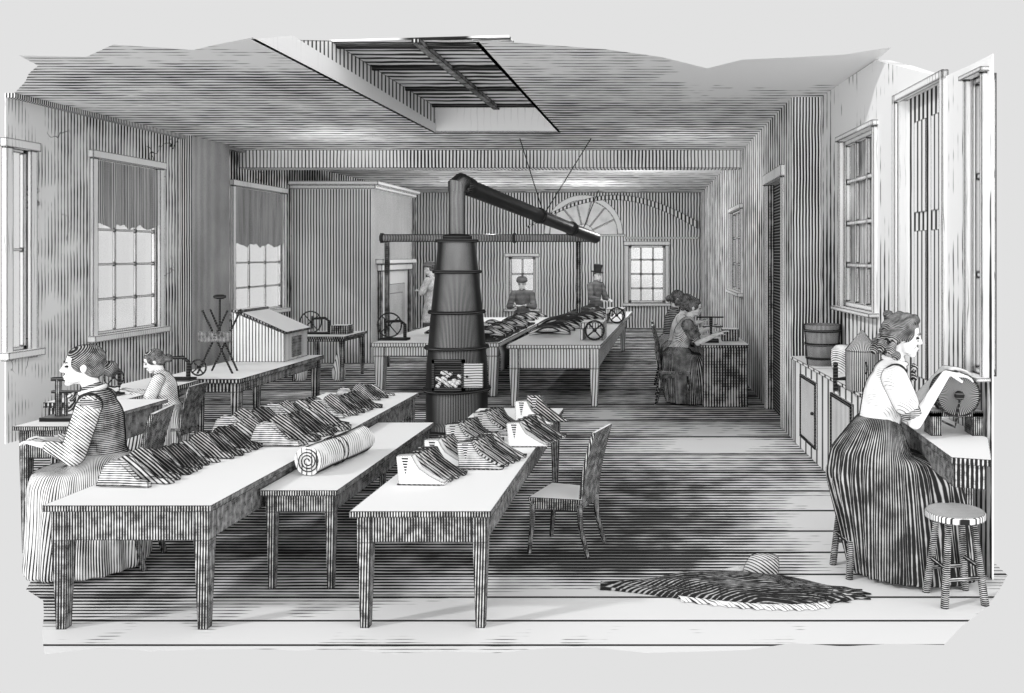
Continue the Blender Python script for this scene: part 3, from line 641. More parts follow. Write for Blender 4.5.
# ------------------------------------------------------------------ chairs and stools
def side_chair(label, loc, rz, s=1.0, seat=.43, bh=.47, solid=True, mat='chair'):
    """faces local +x"""
    t = thing('side_chair', label, 'chair', loc, rz, scale=s)
    m = MB(); m.prism([(-.19, -.18), (.20, -.21), (.20, .21), (-.19, .18)], seat - .03, seat, 'xy'); m.build('seat', mat, t)
    m = MB(); m.prism([(-.17, -.165), (.185, -.195), (.185, .195), (-.17, .165)], seat - .085, seat - .03, 'xy'); m.build('seat_rail', mat, t)
    for y in (-.19, .19):
        m = MB(); m.tube([(.175, y, seat - .05), (.18, y, seat * .5), (.20, y * 1.04, 0)], [.024, .020, .017], 4); m.build('leg', mat, t)
    for y in (-.165, .165):
        m = MB(); m.tube([(-.165, y, seat - .04), (-.175, y, seat * .5), (-.23, y * 1.05, 0)], [.024, .020, .018], 4); m.build('leg', mat, t)
    m = MB(); rings = []
    for i in range(7):
        f = i / 6; x = -.175 - .10 * f ** 1.6; z = seat - .03 + bh * f; w = .17 + .015 * f
        if i == 6: w *= .93
        rings.append([(x - .014, -w, z), (x + .014, -w, z), (x + .014, w, z), (x - .014, w, z)])
    m.loft(rings); m.build('backrest', mat, t)
    return t
side_chair('empty chair with pale seat and solid dark back beside the centre table', (-.76, 6.47, 0), PI - .27, seat=.40, bh=.50)
side_chair('dark chair under the woman with the pale skirt at far left', (-3.80, 6.12, 0), PI + .2, s=1.12, seat=.44, bh=.52)
side_chair('dark chair behind the girl at the wall bench', (-5.0, 9.0, 0), PI, s=.95, seat=.42, bh=.46)
# front women chairs at the desk
side_chair('rounded back chair under the nearest woman at the rear desk', (.03, 12.75, 0), 0, s=1.12, seat=.42, bh=.6)
side_chair('chair of the middle woman at the rear desk', (.02, 13.75, 0), 0, s=1.12, seat=.42, bh=.52)
side_chair('chair of the farthest woman at the rear desk', (-.02, 14.75, 0), 0, s=1.12, seat=.42, bh=.52)
def stool(label, loc, rz, h, r=.18, splay=.07, s=1.0):
    t = thing('round_stool', label, 'stool', loc, rz, scale=s)
    m = MB(); m.lathe([(r * .9, h - .045), (r, h - .04), (r, h - .008), (r * .97, h)], 28); m.build('seat', 'stooltop', t, True)
    k = r * .62
    for a in (PI / 4, 3 * PI / 4, 5 * PI / 4, 7 * PI / 4):
        c, s_ = math.cos(a), math.sin(a)
        m = MB(); m.tube([((k) * c, k * s_, h - .04), ((k + splay) * c, (k + splay) * s_, 0)], [.020, .026], 8); m.build('leg', 'stool', t, True)
    def at(a, z):
        q = k + splay * (1 - z / (h - .04)); return (q * math.cos(a), q * math.sin(a), z)
    for i, z in enumerate((.16, .22, .16, .22)):
        m = MB(); m.tube([at(PI / 4 + i * PI / 2, z), at(PI / 4 + (i + 1) * PI / 2, z)], .013, 6); m.build('rung', 'stool', t)
    return t
stool('round four legged stool standing empty at the right front', (1.73, 5.50, 0), .15, .54)
stool('tall round stool the woman at the right sits on', (1.26, 6.0, 0), .2, .63, r=.21)

# ------------------------------------------------------------------ cabinet and things on it
CA = Vector((1.37, 10.15)); CB = Vector((1.60, 7.15)); dc = (CB - CA).normalized()
t = thing('low_cabinet', 'long low planked cabinet with panel doors along the right wall', 'cabinet', (CA.x, CA.y, 0), math.atan2(dc.y, dc.x))
LC = (CB - CA).length
m = MB(); m.box(0, LC, 0, .30, 0, .93); m.build('carcass', 'cabinet', t)
m = MB(); m.box(-.02, LC + .02, -.03, .31, .93, .96); m.build('worktop', 'cabinet', t)
for i, (a, b) in enumerate(((.45, 1.15), (1.75, 2.45))):
    m = MB(); m.box(a, b, -.02, 0, .15, .82); d = m.build('door', 'tablefar', t)
    m = MB()
    for q in ((a, b, .15, .18), (a, b, .79, .82), (a, a + .03, .15, .82), (b - .03, b, .15, .82)): m.box(q[0], q[1], -.032, -.02, q[2], q[3])
    m.build('door_moulding', 'black', d)
    m = MB(); m.sphere((b - .08, -.04, .5), .018); m.build('knob', 'black', d)
t = thing('wooden_bucket', 'dark staved bucket standing on the far end of the low cabinet', 'bucket', (1.56, 9.35, .96))
m = MB(); m.lathe([(.155, 0), (.16, .01), (.19, .40), (.195, .42), (.18, .42), (.175, .38), (.15, .03), (0.01, .03)], 30, cap=False); m.build('body', 'bucket', t, True)
for z, r in ((.08, .168), (.22, .179), (.36, .191)):
    m = MB(); m.lathe([(r - .004, -.014), (r + .005, -.014), (r + .005, .014), (r - .004, .014)], 30, (0, 0, z), cap=False); m.build('hoop', 'black', t, True)
t = thing('oil_can', 'tall dark can with a conical top standing on the low cabinet', 'can', (1.61, 7.62, .96))
m = MB(); m.lathe([(.135, 0), (.14, .01), (.14, .33), (.145, .335), (.01, .50), (0.002, .505)], 28); m.build('body', hatch('can_metal', mode='ang', pitch=52, dens=.6, amp=.25, nscale=4, space='obj', facing=.4, edge=.01, paper=.7), t, True)
m = MB(); m.torus(.045, .008, 14, 5, Matrix.Translation((0, -.14, .2)) @ Matrix.Rotation(PI / 2, 4, 'Y')); m.build('handle', 'black', t)
t = thing('bench_clamp', 'small iron clamp with a side screw fixed to the cabinet edge', 'clamp', (1.49, 8.2, .96))
m = MB(); m.box(-.02, .02, -.02, .02, -.10, .12); m.sphere((0, 0, .14), .025); m.build('post', 'black', t)
m = MB(); m.tube([(0, 0, .0), (.18, 0, .02)], [.018, .03], 8); m.build('screw', 'black', t)
m = MB(); m.lathe([(.11, 0), (.14, .08), (.15, .2), (.14, .28), (.09, .33), (.02, .34)], 24, (0, 0, 0)); 
o = m.build('round_jar', 'coatlight', None, True); o.location = (1.66, 8.75, .961); o.scale = (.8,) * 3; tag(o, 'rounded pale jar standing between bucket and conical can', 'jar')

# hand wheel on its stand
WX, WY, WZ = 1.86, 5.95, 1.19
t = thing('hand_wheel', 'drum shaped grinding wheel with a crank under the woman\'s hands', 'wheel', (WX, WY, .92)); o_ = (WX, WY, .92)
Rx = Matrix.Translation((0, 0, WZ - .92)) @ Matrix.Rotation(PI / 2, 4, 'X') 
m = MB(); m.lathe([(.09, -.09), (.137, -.085), (.147, -.04), (.147, .10), (.132, .11)], 32, mat=Matrix.Rotation(PI / 2, 4, 'X')); w_ = m.build('drum', 'grind', t, True, off=(0, 0, WZ - .92))
m = MB(); m.torus(.138, .008, 32, 5, Matrix.Rotation(PI / 2, 4, 'X') @ Matrix.Translation((0, 0, .108))); m.build('rim', 'black', w_)
m = MB(); m.lathe([(.03, .10), (.03, .14), (.015, .15)], 14, mat=Rx); m.build('hub', 'black', t, True)
m = MB(); m.tube([(0, -.145, WZ - .92), (-.03, -.15, WZ - 1.08), (-.035, -.15, WZ - 1.12), (-.12, -.15, WZ - 1.08)], .008, 6); m.build('crank', 'black', t)
m = MB(); m.box(-.17, -.10, -.08, .08, 0, .15); m.box(.10, .17, -.08, .08, 0, .15); m.box(-.17, .17, -.08, .08, .125, .16); m.build('stand', 'chair', t)

# ------------------------------------------------------------------ sewing machines
def spoked(R, n=2, th=.008):
    m = MB(); m.torus(R, th, 22, 6, Matrix.Rotation(PI / 2, 4, 'X'))
    for i in range(n):
        a = PI * i / n + .7; m.tube([(-R * math.cos(a), 0, -R * math.sin(a)), (R * math.cos(a), 0, R * math.sin(a))], th * .8, 5)
    m.sphere((0, 0, 0), th * 2.2, 8, 6); return m
def machine(label, loc, rz, s=1.0, R=.085, wheel_off=(.16, 0, .13), mat='black'):
    t = thing('sewing_machine', label, 'sewing machine', loc, rz, scale=s)
    m = MB(); m.box(-.16, .14, -.07, .07, 0, .025); m.build('bed', mat, t)
    m = MB(); m.tube([(.10, 0, .02), (.10, 0, .17), (.05, 0, .21), (-.12, 0, .20)], [.02, .018, .017, .013], 8); m.build('arm', mat, t, True)
    m = MB(); m.tube([(-.12, 0, .235), (-.12, 0, .07)], .010, 6); m.tube([(-.12, 0, .07), (-.12, 0, .03)], .004, 5); m.build('needle_bar', mat, t)
    w = spoked(R).build('hand_wheel', mat, t, off=wheel_off)
    return t
# early post machine before the far left woman
t = thing('sewing_machine', 'small upright post sewing machine before the woman at far left', 'sewing machine', (-4.42, 6.55, .90))
m = MB(); m.box(-.13, .13, -.08, .08, 0, .03); m.build('bed', 'black', t)
m = MB(); m.tube([(-.045, 0, .03), (-.045, 0, .30)], .022, 8); m.tube([(.01, 0, .03), (.01, 0, .20)], .012, 8); m.build('post', 'chair', t, True)
m = MB(); m.box(-.09, .14, -.018, .018, .285, .31); m.box(-.09, .13, -.014, .014, .195, .215); m.build('arm', 'black', t)
m = MB(); m.tube([(.12, 0, .21), (.12, 0, .09)], .008, 6); m.build('needle_bar', 'black', t)
machine('sewing machine with a spoked wheel on the bench behind the girl', (-5.36, 9.75, .74), 0, 1.2, R=.07, wheel_off=(.2, -.02, .12))
machine('sewing machine the girl works at with a spoked wheel at her face', (-5.50, 8.75, .74), PI, 1.05, R=.09, wheel_off=(-.10, .05, .17))
machine('small machine with a large spoked wheel on the treadle table', (-6.0, 15.4, .75), 0, 1.3, R=.14, wheel_off=(-.12, -.05, .16), mat='black')
m = MB(); m.box(-5.82, -5.52, 15.3, 15.6, .75, .90); o = m.build('small_box', 'tabledark'); o.location = (0, 0, .001); tag(o, 'small box on the treadle table right of the wheel', 'box')
def box_machine(label, loc, s=1.0):
    t = thing('sewing_machine', label, 'sewing machine', loc, scale=s)
    m = MB(); m.box(-.17, .17, -.30, .30, .17, .26); m.box(-.17, -.13, -.28, .28, 0, .17); m.box(.13, .17, -.28, .28, 0, .17); m.build('case', 'tablefar', t)
    spoked(.135, 2, .014).build('hand_wheel', 'black', t, off=(.04, -.33, .15))
    return t
box_machine('box shaped sewing machine with an X spoked wheel nearest on the rear right table', (-1.16, 13.35, .861), 1.0)
box_machine('box shaped sewing machine farther back on the rear right table, by the top hatted man', (-1.04, 16.6, .861), 1.0)
machine('small spoked wheel machine left of the stove on the pale table', (-4.22, 13.75, .80), 0, 1.4, R=.13, wheel_off=(-.05, -.06, .17))
# tools on the rear desk
t = thing('sewing_machine', 'little post sewing machine on the rear desk before the nearest woman', 'sewing machine', (.55, 12.75, .86))
m = MB(); m.box(-.11, .11, -.08, .08, 0, .05); m.build('bed', 'black', t)
m = MB(); m.box(-.015, .02, -.02, .02, .05, .36); m.build('post', 'black', t)
m = MB(); m.box(-.20, .18, -.02, .02, .35, .37); m.box(-.12, .17, -.015, .015, .22, .235); m.build('arm', 'black', t)
m = MB(); m.box(-.12, .12, -.16, .16, 0, .17); o = m.build('small_box', 'tabledark'); o.location = (.84, 13.1, .861); tag(o, 'small ruled box on the right of the rear desk', 'box')
m = MB(); m.box(-.14, .14, -.2, .2, 0, .14); o = m.build('small_box', 'tablefar'); o.location = (.62, 13.9, .861); tag(o, 'pale box at the back of the rear desk', 'box')

# slant topped desk on the middle left table
t = thing('slant_desk', 'slant topped writing box with dark lid on the middle left table', 'desk', (-5.55, 11.35, .75))
m = MB(); m.prism([(0, 0), (.66, 0), (.66, .36), (.02, .63), (0, .63)], 0, .72, 'xz'); m.build('carcass', 'tablefar', t)
m = MB(); m.prism([(.12, .60), (.70, .355), (.70, .38), (.14, .63)], -.02, .74, 'xz'); m.build('lid', 'tabledark', t)
m = MB(); m.box(.0, .13, -.02, .74, .63, .66); m.build('ledge', 'tabledark', t)
m = MB(); m.box(.66, .675, .22, .5, .04, .30); m.build('panel', 'tabledark', t)
# crossed trestle
t = thing('folding_trestle', 'slender crossed leg folding trestle with cloth band on the middle left table', 'trestle', (-5.20, 10.35, .75))
for y in (-.12, .12):
    for a, b in ((-.19, .05), (.19, -.05)):
        pass
for (x0, x1, y) in ((-.20, .16, -.11), (.20, -.16, -.11), (-.16, .20, .13), (.14, -.20, .13)):
    m = MB(); m.tube([(x0, y, 0), (x1 * .9, y, .72)], .011, 6); m.build('leg', 'black', t)
m = MB(); m.box(-.19, .19, -.12, -.10, .36, .48); m.build('cloth_band', 'table', t)
m = MB(); m.tube([(.0, .0, .40), (.0, 0, .86)], .011, 6); m.sphere((0, 0, .87), (.07, .07, .03), 12, 6); m.build('knobbed_rod', 'black', t)
for x in (-.32, .32):
    m = MB(); m.lathe([(.07, 0), (.10, .04), (.11, .16), (.07, .32), (.03, .46), (.02, .69)], 16, (x, -.42, 0)); m.build('treadle_foot', 'tablefar', TT, True)

# ------------------------------------------------------------------ shawl and bonnet on the floor
t = thing('shawl', 'dark crumpled shawl with pale fringed edge lying spread on the floor', 'shawl', (.35, 5.55, 0))
def sh(u, v):   # u 0..1 along x, v -1..1 across
    x = -.80 + 1.62 * u
    w = (.035 + .19 * math.sin(PI * min(1, max(0, (u - .02) * .98)) ** 1.35)) * (1 if u < .8 else 1 - (u - .8) * 2.2)
    y = (.14 * (1 - u) - .02) + v * w
    z = max(0, 1 - v * v) ** .5 * (.035 + .085 * math.sin(PI * min(1, u * 1.05)) ** 2) * (.8 + .35 * noise.noise(Vector((x * 2.5, v * 3.5 + x, .3)))) + .012 * abs(math.sin(v * 7 + x * 5))
    return (x, y, max(.004, z) if abs(v) < 1 else .002)
m = MB(); m.loft([[sh(i / 60, -1 + 2 * k / 24) for k in range(25)] for i in range(61)], False, False); m.build('cloth', 'shawl', t, True)
m = MB(); fr_ = [];
for i in range(40):
    u = .30 + .55 * i / 39; p = sh(u, -.97); q = .05 + .012 * math.sin(i * 1.7); fr_.append([(p[0], p[1], .02), (p[0] + .015, p[1] - q * .5, .016 + .006 * math.sin(i * 2.2)), (p[0] + .02, p[1] - q, .004)])
m.loft(fr_, False, False); m.build('pale_fringe', 'cloth', t, True)
for i, (dx, dy, L_) in enumerate(((.0, .06, .28), (.02, .02, .22), (.0, -.03, .26), (-.04, -.08, .16))):
    m = MB(); m.tube([(.62 + dx, dy - .03, .02), (.72 + dx, dy - .02, .02), (.60 + dx + L_, dy * .9 - .05, .008)], [.03, .022, .004], 6); m.build('tassel', 'shawl', t, True)
t = thing('bonnet', 'small dark bonnet with pale brim lying behind the shawl', 'bonnet', (.58, 5.93, 0))
m = MB(); rings = []
for i in range(9):
    f = i / 8; zz = .13 * f; rr = .105 - .03 * f ** 2 - (.03 if i == 8 else 0)
    rings.append([(rr * 1.15 * math.cos(2 * PI * k / 20) + .03 * f, rr * .9 * math.sin(2 * PI * k / 20), zz) for k in range(20)])
m.loft(rings); m.build('crown', 'leatherb', t, True)
m = MB(); m.prism([(-.10, 0), (-.28, -.03), (-.30, 0), (-.20, .05), (-.08, .09)], .001, .022, 'xy'); m.build('brim', 'blouse', t)
# scraps by the chair feet omitted: floor is bare there

# ------------------------------------------------------------------ people
def capsule(mb, p0, p1, r0, r1, n=14):
    p0, p1 = Vector(p0), Vector(p1); d = p1 - p0; L = d.length; d = d.normalized() if L > 1e-6 else Vector((0, 0, 1))
    up = Vector((0, 0, 1)) if abs(d.z) < .9 else Vector((1, 0, 0)); a = d.cross(up).normalized(); b = a.cross(d)
    rings = []; K = 4
    for i in range(1, K + 1):
        t = PI / 2 * i / K; rings.append((p0 - d * r0 * math.cos(t), r0 * math.sin(t)))
    for i in range(0, K):
        t = PI / 2 * i / K; rings.append((p1 + d * r1 * math.sin(t), r1 * math.cos(t)))
    mb.loft([[tuple(c + (a * math.cos(2 * PI * k / n) + b * math.sin(2 * PI * k / n)) * r) for k in range(n)] for c, r in rings])
def ell(mb, c, r, rot=None):
    m = MB(); m.sphere((0, 0, 0), r, 18, 12); mt = Matrix.Translation(c) @ (rot.to_4x4() if rot is not None else Matrix.Identity(4)); mb.add(m.v, m.f, mt)
def remesh(mb, name, mat, parent, vox, smooth=2, disp=None):
    me = bpy.data.meshes.new(name); me.from_pydata(mb.v, [], mb.f)
    bm = bmesh.new(); bm.from_mesh(me); bmesh.ops.recalc_face_normals(bm, faces=bm.faces); bm.to_mesh(me); bm.free()
    o = bpy.data.objects.new(name, me); COL.objects.link(o)
    r = o.modifiers.new('r', 'REMESH'); r.mode = 'VOXEL'; r.voxel_size = vox; r.use_smooth_shade = True
    if smooth: s = o.modifiers.new('s', 'SMOOTH'); s.iterations = smooth; s.factor = .5
    dg = bpy.context.evaluated_depsgraph_get(); nm = bpy.data.meshes.new_from_object(o.evaluated_get(dg)); bpy.data.objects.remove(o)
    if disp: 
        for v in nm.vertices: v.co = disp(v.co)
    nm.polygons.foreach_set('use_smooth', [True] * len(nm.polygons)); nm.name = name
    nm.materials.clear(); nm.materials.append(M[mat]); nm.update()
    o = bpy.data.objects.new(name, nm); COL.objects.link(o); o.parent = parent; return o

def hand(mb, w, d, nrm, k=1.0, curl=.5, fr=.0085):
    """w wrist point, d finger direction, nrm direction the palm faces"""
    w = Vector(w); d = Vector(d).normalized(); nrm = Vector(nrm); nrm = (nrm - d * nrm.dot(d)).normalized(); s = d.cross(nrm)
    for j in range(4):
        off = (j - 1.5) * .021 * k
        capsule(mb, w + s * off * .45, w + d * .078 * k + s * off, .017 * k, .0125 * k, 8)
    Ls = (.062, .074, .069, .052)
    for j in range(4):
        off = (j - 1.5) * .0225 * k; p = w + d * .080 * k + s * off; a = curl * .35; sp = (j - 1.5) * .05
        for q, fl in enumerate((.45, .32, .25)):
            dd = (d * math.cos(a) + nrm * math.sin(a) + s * sp).normalized(); e_ = p + dd * Ls[j] * k * fl
            capsule(mb, p, e_, (fr - q * .0008) * k, (fr - .0008 - q * .0008) * k, 8); p = e_; a += curl * .55
    p = w + d * .022 * k - s * .028 * k; t1 = (d * .55 - s * .75 + nrm * .35).normalized(); q = p + t1 * .038 * k; capsule(mb, w + d * .01 * k - s * .01 * k, p, .017 * k, .014 * k, 8); capsule(mb, p, q, .013 * k, .011 * k, 8)
    t2 = (d * .85 - s * .3 + nrm * .5).normalized(); capsule(mb, q, q + t2 * .03 * k, .0105 * k, .009 * k, 8)

def head_prims(mb, T, male=False):
    """T: 4x4 placing the head (faces +x)"""
    m = MB()
    ell(m, (-.012, 0, .028), (.094, .074, .086)); ell(m, (.022, 0, -.04), (.060, .056, .066)); ell(m, (.066, 0, -.094), (.021, .022, .018))
    capsule(m, (.080, 0, .018), (.099, 0, -.018), .0075, .0105, 10); ell(m, (.093, 0, -.024), (.013, .0155, .008))
    ell(m, (.066, 0, .030), (.019, .048, .013))
    ell(m, (.084, 0, -.054), (.012, .022, .0065)); ell(m, (.081, 0, -.067), (.012, .019, .0075))
    for y in (-1, 1):
        ell(m, (.052, .036 * y, -.026), (.028, .026, .030)); ell(m, (-.006, .076 * y, -.006), (.018, .010, .031)); ell(m, (.040, .040 * y, -.07), (.04, .02, .022))
    mb.add(m.v, m.f, T)

def person(label, loc, rz, S, J, clothes, hair='bun', vox=.008, extra=None, male=False):
    """J: joints in metres in the person's frame before scale S; faces +x; z=0 is the floor"""
    t = thing('person', label, 'person', loc, rz, scale=S)
    V = lambda k: Vector(J[k])
    b = MB()
    hip, chest, neck, hd = V('hip'), V('chest'), V('neck'), V('head')
    pitch = J.get('pitch', 0); yaw = J.get('yaw', 0)
    T = Matrix.Translation(hd) @ Matrix.Rotation(yaw, 4, 'Z') @ Matrix.Rotation(pitch, 4, 'Y')
    head_prims(b, T)
    capsule(b, neck - (hd - neck) * .3, hd + T.to_3x3() @ Vector((-.02, 0, -.05)), .052, .048)
    tr = Matrix.Rotation(math.atan2(chest.x - hip.x, chest.z - hip.z), 3, 'Y')
    ell(b, chest, (.10, .145, .155), tr); ell(b, hip, (.12, .155, .12)); capsule(b, hip, chest, .105, .11)
    ell(b, (neck + chest) / 2 + Vector((0, 0, .02)), (.085, .13, .09), tr)
    shs = {}
    for sd in ('L', 'R'):
        sh_, el_, wr_ = V('sh' + sd), V('el' + sd), V('wr' + sd)
        capsule(b, neck - Vector((0, 0, .05)), sh_, .05, .05); capsule(b, sh_, el_, .050, .038); capsule(b, el_, wr_, .040, .025)
        hand(b, wr_ + (wr_ - el_).normalized() * .01, J.get('hd' + sd, wr_ - el_), J.get('hn' + sd, (0, 0, -1)), 1.0, J.get('curl', .6), J.get('fr', .0088))
        kn, an = V('kn' + sd), V('an' + sd)
        hp = hip + Vector((0, .08 if sd == 'L' else -.08, -.02))
        capsule(b, hp, kn, .085, .062); capsule(b, kn, an, .058, .036)
        ft = Vector(J.get('ft' + sd, (1, 0, 0))).normalized(); f0 = Vector((an.x, an.y, .035)); capsule(b, an, f0, .036, .036); capsule(b, f0 - ft * .03, f0 + ft * .15, .035, .028)
    body = remesh(b, 'body', J.get('skin', 'skin'), t, vox, 1)
    # eyes and brows
    for y in (-1, 1):
        m = MB(); m.sphere((.0745, .032 * y, .006), (.010, .0135, .0065), 10, 6); m.v = [tuple(T @ Vector(v)) for v in m.v]; m.build('eye', 'black', t, True)
        m = MB(); m.tube([T @ Vector((.086, .016 * y, .028)), T @ Vector((.083, .034 * y, .034)), T @ Vector((.068, .052 * y, .028))], [.003, .0035, .002], 6); m.build('eyebrow', 'hair', t)
    m = MB(); m.tube([T @ Vector((.090, -.020, -.061)), T @ Vector((.0965, 0, -.0605)), T @ Vector((.090, .020, -.061))], .0022, 6); m.build('lip_line', 'black', t)
    # hair
    h = MB()
    if hair in ('bun', 'curls'):
        ell(h, (-.030, 0, .040), (.094, .084, .088)); ell(h, (-.005, .050, .022), (.060, .034, .058)); ell(h, (-.005, -.050, .022), (.060, .034, .058)); ell(h, (-.055, 0, -.02), (.062, .074, .062))
        ell(h, (-.012, 0, .058), (.084, .076, .066))
        if hair == 'bun': ell(h, (-.142, 0, -.03), (.040, .052, .050)); ell(h, (-.11, 0, -.03), (.03, .025, .028))
        else:
            rnd = random.Random(4)
            for i in range(60):
                a = rnd.uniform(-2.15, 2.15) + PI; z = rnd.uniform(-.13, .10); rr = .085 + .02 * (z < 0)
                c = (-.03 + rr * math.cos(a) * 1.05, rr * math.sin(a), z); 
                if c[0] > -.01 and z < .03: continue
                ell(h, c, (rnd.uniform(.02, .032),) * 3)
            for i in range(10): ell(h, (.045 - .01 * i, -.02 + .004 * i, .10 + .012 * math.sin(i * 1.6)), (.026, .05, .022))
    elif hair == 'short': ell(h, (-.028, 0, .040), (.090, .080, .085)); ell(h, (-.05, 0, -.01), (.05, .072, .055))
    h.v = [tuple(T @ Vector(v)) for v in h.v]; remesh(h, 'hair', 'hair', t, max(vox, .007), 1)
    # clothing
    for c in clothes: c(t, J, T, vox)
    return t

def c_bodice(mat, sleeve_mat, short=False, puff=.0, cuff=True):
    def f(t, J, T, vox):
        V = lambda k: Vector(J[k]); hip, chest, neck = V('hip'), V('chest'), V('neck')
        tr = Matrix.Rotation(math.atan2(chest.x - hip.x, chest.z - hip.z), 3, 'Y'); m = MB()
        ell(m, chest, (.122, .165, .165), tr); ell(m, chest + Vector((.045, .055, .0)), (.075, .07, .07)); ell(m, chest + Vector((.045, -.055, .0)), (.075, .07, .07))
        w = hip.lerp(chest, .45); capsule(m, w, chest, .118, .125); capsule(m, hip + Vector((0, 0, .06)), w, .14, .118)
        ell(m, (neck + chest) / 2 + Vector((0, 0, .01)), (.10, .15, .10), tr); capsule(m, neck - Vector((0, 0, .05)), neck + Vector((0, 0, -.005)), .075, .062)
        for sd in 'LR': capsule(m, neck - Vector((0, 0, .06)), V('sh' + sd), .062, .068)
        remesh(m, 'bodice', mat, t, max(vox, .009), 3)
        for sd in 'LR':
            s0, e0, w0 = V('sh' + sd), V('el' + sd), V('wr' + sd); m = MB()
            if short:
                p = s0.lerp(e0, .55); capsule(m, s0, p, .064 + puff, .062 + puff); 
            else:
                capsule(m, s0, e0, .064 + puff * .3, .056 + puff); capsule(m, e0, e0.lerp(w0, .85), .054 + puff, .036)
            remesh(m, 'sleeve', sleeve_mat, t, max(vox, .009), 2)
            if short and cuff:
                d = (e0 - s0).normalized(); q = p + d * (.055); mm = MB(); mm.tube([q - d * .012, q + d * .03], .058, 14); mm.build('cuff', 'leather' if mat != 'blouse' else 'bodice', t, True)
    return f
def c_collar(mat='blouse'):
    def f(t, J, T, vox):
        n = Vector(J['neck']); m = MB(); m.torus(.068, .014, 20, 6, Matrix.Translation(n + Vector((0, 0, .0))) @ Matrix.Rotation(.3, 4, 'Y')); m.build('collar', mat, t, True)
        m = MB(); c = n + Vector((.095, -.01, -.055))
        for a, b in ((-.03, .022), (.03, .022), (-.02, -.04), (.025, -.045)): capsule(m, c, c + Vector((.012, a, b)), .010, .016, 8)
        m.sphere(tuple(c + Vector((.01, 0, 0))), .016); m.build('bow', 'leather', t, True)
    return f
def c_skirt(mat, waist, seat, knee, hemx, hemr, vox_=.014, pleats=22, amp=.018, back=-.22, hemz=.02, hipr=(.25, .24), apron=None):
    """seated full skirt: hull from waist to hips to knees to a wide hem on the floor"""
    def f(t, J, T, vox):
        pts1 = []; pts2 = []
        n = 28
        for k in range(n):
            a = 2 * PI * k / n; c, s = math.cos(a), math.sin(a)
            pts1.append((waist[0] + .115 * c, .125 * s, waist[2])); pts1.append((seat[0] + hipr[0] * c, hipr[1] * s, seat[2]))
            pts1.append((seat[0] + hipr[0] * .9 * c, hipr[1] * .95 * s, seat[2] + .12))
            pts2.append((seat[0] + hipr[0] * c, hipr[1] * s, seat[2] - .02)); pts2.append((seat[0] + hipr[0] * .9 * c, hipr[1] * .95 * s, seat[2] + .11))
            pts2.append((knee[0] + .12 * c, .22 * s, knee[2] + .02)); pts2.append((knee[0] + .10 * c, .19 * s, knee[2] + .09))
            pts2.append((hemx + hemr[0] * c, hemr[1] * s, hemz))
        hm = MB()
        for P in (pts1, pts2):
            bm = bmesh.new(); [bm.verts.new(p) for p in P]; r = bmesh.ops.convex_hull(bm, input=bm.verts)
            bmesh.ops.delete(bm, geom=[v for v in bm.verts if not v.link_faces], context='VERTS'); bm.verts.index_update()
            hm.add([tuple(v.co) for v in bm.verts], [tuple(v.index for v in ff.verts) for ff in bm.faces]); bm.free()
        ax = waist[0] + .06
        def dsp(co):
            g = min(1, max(0, (waist[2] - co.z) / .35)); x = co.x - ax; y = co.y; a = math.atan2(y, x); r = math.hypot(x, y)
            k = amp * g * (math.sin(a * pleats + 1.3 * math.sin(co.z * 5)) + .5 * math.sin(a * pleats * .47 + 2))
            if r < 1e-4: return co
            return Vector((co.x + x / r * k, co.y + y / r * k, max(.004, co.z)))
        o = remesh(hm, 'skirt', mat, t, vox_, 6, dsp)
        # shift the object's origin to the pleat axis so that the ruled lines radiate from the waist
        o.data.transform(Matrix.Translation((-ax, 0, 0))); o.location = (ax, 0, 0)
    return f

# -- woman at the right, on the tall stool (faces +x, turned a little to the camera)
SR = 1.17; u = 1 / SR
hz = .63 * u + .10
JR = dict(hip=(0, 0, hz), chest=(.07, 0, hz + .37), neck=(.125, 0, hz + .56), head=(.175, -.01, hz + .70), pitch=.20, yaw=-.12, curl=.55,
          shL=(.11, .165, hz + .48), shR=(.10, -.165, hz + .48), elL=(.25, .17, hz + .27), elR=(.21, -.17, hz + .24), wrL=(.42, .10, hz + .50), wrR=(.39, -.09, hz + .495),
          hdL=(.9, -.2, -.05), hdR=(.98, .1, -.10), hnR=(.1, .1, -1), hnL=(.1, -.1, -1),
          knL=(.42, .11, hz - .06), knR=(.36, -.11, hz - .08), anL=(.30, .12, .09), anR=(.20, -.12, .09))
person('dark haired woman in white blouse and dark pleated skirt turning the wheel at the right', (1.33, 5.98, 0), -.10, SR, JR,
       [c_bodice('blouse', 'blouse', short=True, puff=.012), c_collar(), c_skirt('skirtdark', (.03, 0, hz + .25), (-.01, 0, hz - .06), (.36, 0, hz - .10), .24, (.36, .30), vox_=.013, pleats=26, amp=.012, hipr=(.24, .23))],
       hair='curls', vox=.006)
# -- woman at the far left (faces -x)
SL = 1.15; hz = .50 / SL + .10
JL = dict(hip=(0, 0, hz), chest=(.03, 0, hz + .32), neck=(.07, 0, hz + .505), head=(.125, 0, hz + .645), pitch=.02, yaw=.26, curl=.8,
          shL=(.05, .165, hz + .43), shR=(.05, -.165, hz + .43), elL=(.12, .20, hz + .17), elR=(.15, -.19, hz + .17), wrL=(.27, .12, hz + .215), wrR=(.275, -.07, hz + .215),
          knL=(.24, .11, hz - .06), knR=(.24, -.11, hz - .06), anL=(.16, .13, .09), anR=(.16, -.13, .09))
person('woman with low bun in dark striped bodice and full pale skirt at the far left', (-3.82, 6.08, 0), PI + .34, SL, JL,
       [c_bodice('bodice', 'sleeve', puff=.012), c_collar(), c_skirt('skirtlight', (.01, 0, hz + .14), (-.0, 0, hz - .05), (.26, 0, hz - .03), .09, (.31, .32), vox_=.014, pleats=20, amp=.012, hipr=(.22, .24))], vox=.006)
